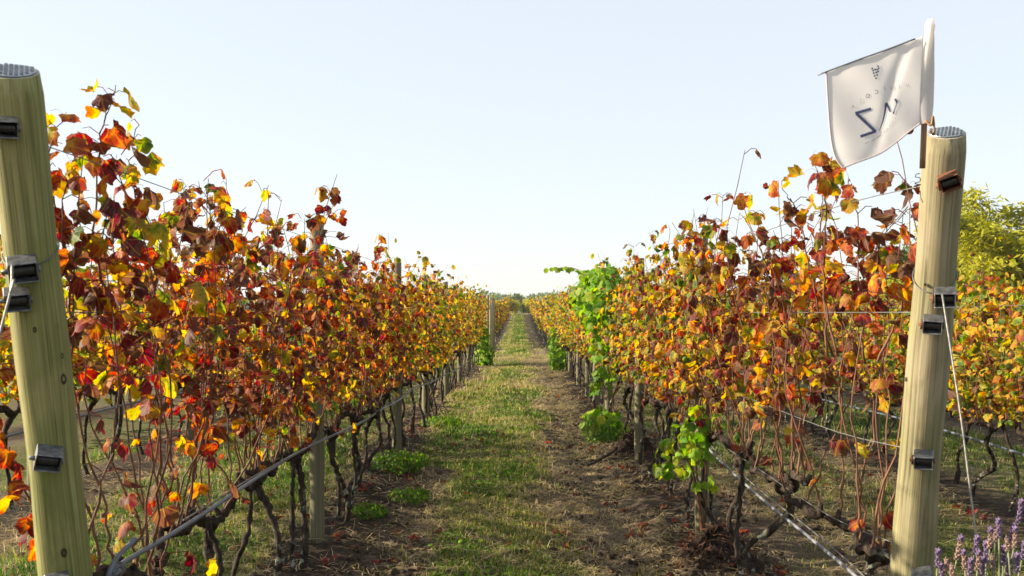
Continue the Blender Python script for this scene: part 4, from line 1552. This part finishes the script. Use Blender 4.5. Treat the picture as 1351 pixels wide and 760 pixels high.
# ------------------------------------------------------------------ soil heaps, prunings
def mound(label, x, y, r, h, seed):
    rng = np.random.default_rng(seed)
    n, k = 30, 64
    vs, fs = [], []
    for i in range(n):
        f = i / (n - 1)
        for j in range(k):
            a = 2 * math.pi * j / k
            rr = r * f * (1 + .25 * math.sin(a * 2 + seed) + .1 * math.sin(a * 5))
            z = h * (1 - f ** 1.6) + rng.normal(0, .010) * (1 - f * .5) + .05 * (vnoise(rr * math.cos(a) * 14 + 40, rr * math.sin(a) * 14 + 40) - .5) - .02 * f
            vs.append((rr * math.cos(a) + rng.normal(0, .006), rr * math.sin(a) + rng.normal(0, .006), z))
    for i in range(n - 1):
        for j in range(k):
            fs.append((i * k + j, (i + 1) * k + j, (i + 1) * k + (j + 1) % k, i * k + (j + 1) % k))
    o = link("soil_mound", mesh_from("soil_mound", vs, fs, M['soil'], True), None, (x, y, gh(x, y)))
    tag(o, label, "soil heap", "dug soil heaps")
    mb = MB()
    for q in range(90):
        a = rng.random() * 6.28
        f = rng.random() ** .6
        p = np.array([r * f * math.cos(a), r * f * math.sin(a), h * (1 - f ** 1.6) + .005])
        dd = rng.normal(0, 1, 3) * [.03, .03, .02]
        mb.tube([p - dd, p + [0, 0, .012], p + dd], .0016, 4)
    link("roots", mb.mesh("roots", M['cane']), o)


mound("dark heap of dug soil below the green shoots by the right row", 1.12, 5.62, .24, .17, 4)
mound("small dark soil heap beside the second slim post of the right row", 1.13, 9.95, .22, .2, 6)
stk = spline([(.62, 9.35, gh(.62, 9.35) + .02), (.85, 9.7, .06), (1.1, 10.1, .17)], 10)
tag(link("fallen_stick", MB().tube(stk, .014, 7, True, .15, R).mesh("fallen_stick", M['bark'])), "thin fallen stick leaning on soil by the second slim right post", "stick")
stk = spline([(.02, 6.85, gh(.02, 6.85) + .015), (.18, 6.8, gh(.18, 6.8) + .02), (.36, 6.72, gh(.36, 6.72) + .02)], 8)
tag(link("fallen_stick", MB().tube(stk, .010, 6, True, .1, R).mesh("fallen_stick", M['stick'])), "short pale stick lying on the lane between grass and bare track", "stick")

# ------------------------------------------------------------------ grass, straw and fallen leaves (nobody could count them)
def scatter(rng, n, d0, d1, x0, x1, power):
    """points with density falling with distance"""
    u = rng.random(n)
    d = d0 * (d1 / d0) ** (u ** power)
    return x0 + (x1 - x0) * rng.random(n), d


def grass_mesh(rng):
    xs, ds = [], []
    for n, d0, d1, a, b, pw in ((300000, 5.0, 100, -1.25, 1.2, 1.12), (90000, 5.2, 30, -4.2, -1.2, 1.0), (80000, 5.2, 26, 1.1, 5.5, 1.0)):
        x, d = scatter(rng, n, d0, d1, a, b, pw)
        xs.append(x)
        ds.append(d)
    x, y = np.concatenate(xs), np.concatenate(ds)
    g, dry, dark_soil = cover(x, y)
    tuft = vnoise(x * 9 + 2, y * 7 + 5)
    keep = rng.random(len(x)) < np.clip(g * 1.35 * (.2 + 1.25 * tuft) + .20 * dry * sstep(.55, .8, tuft), 0, 1)
    x, y, g, dry = x[keep], y[keep], g[keep], dry[keep]
    n = len(x)
    tall = vnoise(x * 1.1 + 90, y * .9 + 40)
    L = (.02 + .04 * rng.random(n)) * (.4 + 1.1 * tall)
    bent = (rng.random(n) < .06)
    L = np.where(bent, L * 2.1, L)
    wdt = (.0016 + .0022 * rng.random(n)) * np.clip(y / 7.5, .9, 5)
    a = rng.random(n) * 6.28
    dirv = np.stack([np.cos(a), np.sin(a), np.zeros(n)], -1)
    lean = (.15 + .9 * rng.random(n))[:, None]
    side = np.stack([-np.sin(a), np.cos(a), np.zeros(n)], -1)
    # face blades roughly any way
    b2 = rng.random(n) * 6.28
    side = np.stack([np.cos(b2), np.sin(b2), np.zeros(n)], -1)
    root = np.stack([x, y, ground_h(x, y) - .004], -1)
    up = np.array([0, 0, 1.0])
    m1 = root + (up * .6 + dirv * lean * .28) * L[:, None]
    m2 = root + (up * .95 + dirv * lean) * L[:, None]
    V = np.stack([root - side * wdt[:, None], root + side * wdt[:, None], m1 - side * wdt[:, None] * .8, m1 + side * wdt[:, None] * .8, m2], 1).reshape(-1, 3)
    T = (np.array([(0, 1, 3), (0, 3, 2), (2, 3, 4)])[None] + (np.arange(n) * 5)[:, None, None]).reshape(-1, 3)
    tone = .22 + .22 * rng.normal(size=n) + .75 * (vnoise(x * 1.6 + 60, y * 1.0 + 11) - .45) + .25 * bent - .55 * (g - .55)
    tone = np.where(rng.random(n) < .12, .85, tone)
    A = np.zeros((n, 5, 4))
    A[..., 0] = np.clip(tone, 0, 1)[:, None]
    A[..., 1] = .55
    A[..., 3] = 1
    tag(link("grass", mesh_np("grass", V, T, M['grass'], A.reshape(-1, 4))), kind="stuff", label="short green and dry grass growing in the vineyard lanes", cat="grass")


grass_mesh(np.random.default_rng(31))


def straw_mesh(rng):
    x, y = scatter(rng, 170000, 5.0, 34, -3.6, 3.4, 1.0)
    g, dry, dark_soil = cover(x, y)
    cl = vnoise(x * 3 + 12, y * 2.4 + 6)
    keep = rng.random(len(x)) < np.clip((.25 + dry) * (1 - .5 * g) * (cl * 2.2 - .4), 0, 1)
    x, y = x[keep], y[keep]
    n = len(x)
    L = (.03 + .14 * rng.random(n) ** 2) * np.clip(y / 9, 1, 2)
    w = (.0012 + .0016 * rng.random(n)) * np.clip(y / 7, 1, 3)
    a = rng.random(n) * 6.28
    dv = np.stack([np.cos(a), np.sin(a), rng.normal(0, .22, n)], -1) * (L / 2)[:, None]
    sv = np.stack([-np.sin(a), np.cos(a), np.zeros(n)], -1) * w[:, None]
    c = np.stack([x, y, ground_h(x, y) + .006 + .02 * rng.random(n)], -1)
    mid = c + np.stack([rng.normal(0, .006, n), rng.normal(0, .006, n), .008 * rng.random(n)], -1)
    up = np.array([0, 0, .0012])
    V = np.stack([c - dv - sv, c - dv + sv, mid - sv + up, mid + sv, c + dv], 1).reshape(-1, 3)
    T = (np.array([(0, 1, 3), (0, 3, 2), (2, 3, 4)])[None] + (np.arange(n) * 5)[:, None, None]).reshape(-1, 3)
    A = np.zeros((n, 5, 4))
    A[..., 0] = np.clip(.86 + .12 * rng.normal(size=n), .55, 1)[:, None]
    A[..., 1] = .55
    A[..., 2] = (rng.random(n) * .6)[:, None]
    A[..., 3] = 1
    tag(link("straw_litter", mesh_np("straw_litter", V, T, M['grass'], A.reshape(-1, 4))), kind="stuff", label="dry straw and clippings strewn over the bare soil", cat="straw")


straw_mesh(np.random.default_rng(32))


def clover_mesh(rng):
    """low broad-leaved weeds in the turf"""
    x, y = scatter(rng, 9000, 5.0, 16, -1.2, 1.0, 1.2)
    keep = rng.random(len(x)) < np.clip((vnoise(x * 1.8 + 5, y * 1.6 + 70) - .42) * 3.2, 0, 1) * cover(x, y)[0]
    x, y = x[keep], y[keep]
    n = len(x)
    pos = np.stack([x, y, ground_h(x, y) + .015 + .04 * rng.random(n)], -1)
    tip = np.stack([rng.normal(0, 1, n), rng.normal(0, 1, n), rng.normal(0, .35, n)], -1)
    nrm = np.stack([rng.normal(0, .4, n), rng.normal(-.2, .4, n), np.ones(n)], -1)
    me = leaves_mesh("low_weeds", pos, tip, nrm, rng.uniform(.018, .042, n), np.clip(.35 + .2 * rng.normal(size=n), 0, 1), rng.random(n) * .3, rng, False, M['green_leaf'])
    tag(link("low_weeds", me), kind="stuff", label="low broad leaved weeds scattered through the lane turf", cat="weeds")


clover_mesh(np.random.default_rng(33))


def fallen_leaves(rng):
    x, y = scatter(rng, 1500, 5.0, 24, -3.2, 3.2, 1.0)
    rows = np.min(np.abs(x[:, None] - np.array(ROWS_X)), axis=1)
    keep = rng.random(len(x)) < np.exp(-(rows / .75) ** 2) * .8 + .06
    x, y = x[keep], y[keep]
    n = len(x)
    pos = np.stack([x, y, ground_h(x, y) + .022], -1)
    tip = np.stack([rng.normal(0, 1, n), rng.normal(0, 1, n), rng.normal(0, .2, n)], -1)
    nrm = np.stack([rng.normal(0, .35, n), rng.normal(0, .35, n), np.ones(n)], -1)
    me = leaves_mesh("fallen_leaves", pos, tip, nrm, rng.uniform(.05, .09, n), np.clip(.86 + .1 * rng.normal(size=n), .5, 1), .3 + .6 * rng.random(n), rng, True)
    tag(link("fallen_leaves", me), kind="stuff", label="curled red and brown vine leaves fallen under the rows", cat="leaves")


fallen_leaves(np.random.default_rng(34))


def soil_clods(rng):
    x, y = scatter(rng, 26000, 5.0, 20, -2.4, 2.6, 1.1)
    g, dry, dark_soil = cover(x, y)
    keep = rng.random(len(x)) < np.clip((1 - g * 1.4) * (vnoise(x * 2.4 + 9, y * 2.1) * 1.9 - .35), 0, 1)
    x, y = x[keep], y[keep]
    n = len(x)
    t = (1 + 5 ** .5) / 2
    ico = np.array([(-1, t, 0), (1, t, 0), (-1, -t, 0), (1, -t, 0), (0, -1, t), (0, 1, t), (0, -1, -t), (0, 1, -t), (t, 0, -1), (t, 0, 1), (-t, 0, -1), (-t, 0, 1)]) / 1.9
    fc = np.array([(0, 11, 5), (0, 5, 1), (0, 1, 7), (0, 7, 10), (0, 10, 11), (1, 5, 9), (5, 11, 4), (11, 10, 2), (10, 7, 6), (7, 1, 8), (3, 9, 4), (3, 4, 2), (3, 2, 6), (3, 6, 8), (3, 8, 9), (4, 9, 5),
                   (2, 4, 11), (6, 2, 10), (8, 6, 7), (9, 8, 1)])
    r = .004 + .022 * rng.random(n) ** 3.0
    sc = r[:, None, None] * (.6 + .8 * rng.random((n, 1, 3))) * [1, 1, .75]
    V = ico[None] * (1 + .35 * (rng.random((n, 12, 1)) - .5)) * sc
    V = V + np.stack([x, y, ground_h(x, y) + r * .25], -1)[:, None, :]
    T = (fc[None] + (np.arange(n) * 12)[:, None, None]).reshape(-1, 3)
    A = np.zeros((n, 12, 4))
    A[..., 1] = (.25 * rng.random(n))[:, None]
    A[..., 2] = (rng.random(n) * .8)[:, None]
    A[..., 3] = 1
    tag(link("soil_clods", mesh_np("soil_clods", V.reshape(-1, 3), T, M['ground'], A.reshape(-1, 4), smooth=True)), kind="stuff", label="crumbs and clods of dark soil on the bare strips", cat="soil")


soil_clods(np.random.default_rng(35))


# ------------------------------------------------------------------ trees behind the rows
def blade_cloud(name, pos, dirs, L, w, tint, mat, rng):
    """small pointed leaves: a bent diamond each"""
    n = len(pos)
    dirs = dirs / (np.linalg.norm(dirs, axis=1)[:, None] + 1e-9)
    s = np.cross(dirs, rng.normal(size=(n, 3)))
    s /= np.linalg.norm(s, axis=1)[:, None] + 1e-9
    nn = np.cross(dirs, s)
    mid = pos + dirs * (L * .45)[:, None] + nn * (L * .08)[:, None]
    V = np.stack([pos, mid - s * w[:, None], mid + s * w[:, None], pos + dirs * L[:, None]], 1).reshape(-1, 3)
    T = (np.array([(0, 1, 2), (1, 3, 2)])[None] + (np.arange(n) * 4)[:, None, None]).reshape(-1, 3)
    A = np.zeros((n, 4, 4))
    A[..., 0] = np.clip(tint, 0, 1)[:, None]
    A[..., 1] = .55
    A[..., 2] = (rng.random(n) * .4)[:, None]
    A[..., 3] = 1
    return mesh_np(name, V, T, mat, A.reshape(-1, 4))


def tree(name, label, cat, x, y, h, rx, ry, z0, n, mat, rng, tint=.5, leaf=.16, group=None, nclump=40, trunk_r=.12):
    t = thing(name, label, cat, (x, y, gz(y)), group)
    C = []
    limbs = MB()
    for i in range(nclump):
        v = rng.normal(size=3)
        v /= np.linalg.norm(v)
        q = v * (rng.random() ** .4)
        c = np.array([q[0] * rx, q[1] * ry, z0 + (h - z0) * (.5 + .5 * q[2])])
        C.append((c, (.16 + .2 * rng.random()) * min(rx, (h - z0) / 2) * 1.5, rng.normal(0, .18)))
    tp = spline([(0, 0, -.2), (rng.normal(0, .05), 0, h * .25), (rng.normal(0, .1), rng.normal(0, .1), h * .55), (0, 0, h * .8)], 10)
    link("trunk", MB().tube(tp, np.linspace(trunk_r, trunk_r * .3, 10), 8, True, .08, rng).mesh("trunk", M['bark']), t)
    for c, r, k in C[:14]:
        b = tp[int(2 + 6 * min(1, c[2] / h))]
        link("limb", MB().tube(spline([b, (b + c) / 2 + [0, 0, .15], c], 7), np.linspace(trunk_r * .35, .012, 7), 5).mesh("limb", M['bark']), t)
    pick = rng.integers(0, nclump, n)
    ce = np.array([c for c, r, k in C])[pick]
    ra = np.array([r for c, r, k in C])[pick]
    kk = np.array([k for c, r, k in C])[pick]
    v = rng.normal(size=(n, 3))
    v /= np.linalg.norm(v, axis=1)[:, None]
    pos = ce + v * (ra * rng.random(n) ** .5)[:, None] * [1.15, 1.15, .8]
    pos[:, 2] = np.maximum(pos[:, 2], .15)
    dirs = v * .8 + rng.normal(0, .6, (n, 3)) + [0, 0, -.2]
    L = leaf * (.7 + .6 * rng.random(n))
    link("crown", blade_cloud("crown", pos, dirs, L, L * .24, tint + kk + rng.normal(0, .15, n), mat, rng), t)
    return t


rt = np.random.default_rng(55)


def bamboo(label, x, y, h, spread, nc, n, rng, tint=.55):
    t = thing("bamboo_clump", label, "bamboo", (x, y, gz(y)), "bamboo clumps")
    P, Dv = [], []
    for i in range(nc):
        a = rng.random() * 6.28
        r = spread * math.sqrt(rng.random())
        hh = h * (.6 + .4 * rng.random()) * (1 - .22 * (r / spread))
        b = np.array([math.cos(a) * r * .6, math.sin(a) * r * .6, -.1])
        bend = np.array([math.cos(a), math.sin(a), 0]) * hh * (.14 + .22 * rng.random())
        cp = spline([b, b + [0, 0, hh * .4] + bend * .15, b + [0, 0, hh * .8] + bend * .55, b + [0, 0, hh * .97] + bend * 1.25, b + [0, 0, hh * .90] + bend * 1.7], 16)
        link("culm", MB().tube(cp, np.linspace(.022, .004, 16), 6).mesh("culm", M['lav_stem']), t)
        m = n // nc
        i0 = (.18 + .82 * rng.random(m) ** .8) * 15
        k = i0.astype(int).clip(0, 14)
        p = cp[k] + (cp[k + 1] - cp[k]) * (i0 - k)[:, None]
        sp = rng.normal(0, 1, (m, 3)) * [.22, .22, .13]
        # leaves gather in flat sprays
        spray = np.round(i0 * 2.2)
        ph = np.sin(spray * 12.9 + i * 3.1) * 3.0
        p = p + sp * .8 + np.stack([np.cos(ph), np.sin(ph), -.15 * np.ones(m)], -1) * (.35 * rng.random(m) * (1.2 - i0 / 22))[:, None]
        P.append(p)
        Dv.append(np.stack([np.cos(ph), np.sin(ph), -.45 * np.ones(m)], -1) + rng.normal(0, .45, (m, 3)))
    P, Dv = np.vstack(P), np.vstack(Dv)
    P[:, 2] = np.maximum(P[:, 2], .1)
    m = len(P)
    L = .16 + .12 * rng.random(m)
    tt = tint + .22 * (vnoise(P[:, 0] * 1.4, P[:, 2] * 1.6) - .5) + rng.normal(0, .13, m)
    link("foliage", blade_cloud("foliage", P, Dv, L, L * .10, tt, M['bamboo_leaf'], rng), t)


bamboo("tall yellow green bamboo clump rising above the vines at the right edge", 12.7, 24.5, 5.1, 1.9, 52, 36000, rt, .58)
bamboo("lower yellow green bamboo clump just left of the tall one behind the flag post", 11.2, 27.0, 2.9, 1.3, 26, 12000, rt, .5)
bamboo("bright yellow green bamboo clump lowest above the vines left of the flag post", 12.0, 34.0, 2.75, 1.5, 26, 11000, rt, .6)
tree("leafy_tree", "grey green tree crown showing just left of the flag post above the vines", "tree", 15.2, 39.0, 4.0, 1.9, 1.5, 1.2, 7000, M['tree_leaf'], rt, .5, .16)
tree("leafy_tree", "dark green small tree crown peeping between the flag post and bamboo", "tree", 16.9, 36.0, 3.9, 1.1, 1.1, 1.2, 4000, M['tree_leaf'], rt, .35, .16)
tree("leafy_tree", "yellow green bushy tree low above the right row left of the others", "tree", 14.0, 46.0, 3.1, 2.4, 1.6, .8, 6000, M['tree_leaf'], rt, .75, .18)
# far end of the lane
for (px_, d, r, h, tn, lab) in ((646, 84, 1.0, 1.75, .9, "yellow bush at the far end of the vineyard behind the bare posts"),
                                (677, 99, .7, 1.6, .9, "small yellow bush closing the far left corner of the lane"),
                                (702, 99, .75, 1.6, .9, "small yellow bush closing the far right corner of the lane"),
                                (734, 86, 1.0, 1.75, .9, "yellow bush showing above the far right row")):
    x = (px_ - VX) / FPX * d
    tree("yellow_bush", lab, "bush", x, d, h, r, r, .2, 2200, M['bamboo_leaf'], rt, tn, .16, "yellow bushes at the end of the rows", 26, .05)
tree("dark_shrub", "dark green shrub standing across the far end of the lane", "shrub", .35, 116, 1.35, 1.0, .8, .1, 2200, M['tree_leaf'], rt, .05, .2, None, 20, .06)
tree("leafy_tree", "small dark distant tree above the end of the lane", "tree", -1.0, 200, 3.6, 1.3, 1.2, .5, 1500, M['tree_leaf'], rt, .1, .5, None, 24, .15)


def treeline(rng):
    n = 26000
    x = rng.uniform(-160, 190, n)
    y = 380 + rng.normal(0, 9, n)
    h = 3.9 + 2.2 * vnoise(x * .11 + 3, y * 0 + 4) + 1.6 * vnoise(x * .45, y * 0 + 9)
    z = gz(380) + h * rng.random(n) ** .7
    pos = np.stack([x, y, z], -1)
    dirs = rng.normal(size=(n, 3))
    L = 1.1 + .9 * rng.random(n)
    o = link("far_treeline", blade_cloud("far_treeline", pos, dirs, L, L * .35, .4 + .2 * rng.normal(size=n), M['tree_leaf'], rng))
    tag(o, "distant belt of trees along the horizon", "trees", None, "stuff")


treeline(np.random.default_rng(66))


# ------------------------------------------------------------------ the thin haze that pales the far trees
def haze():
    m, nt = new_mat("haze_air")
    v = nt.nodes.new("ShaderNodeVolumePrincipled")
    v.inputs["Color"].default_value = (.86, .90, .96, 1)
    v.inputs["Density"].default_value = .0003
    o = nt.nodes.new("ShaderNodeOutputMaterial")
    nt.links.new(v.outputs[0], o.inputs["Volume"])
    mb = MB().box((0, 200, 6.5), (1000, 900, 15.0))
    tag(link("haze", mb.mesh("haze", m, False)), kind="stuff", label="thin pale haze over the vineyard", cat="haze")


haze()
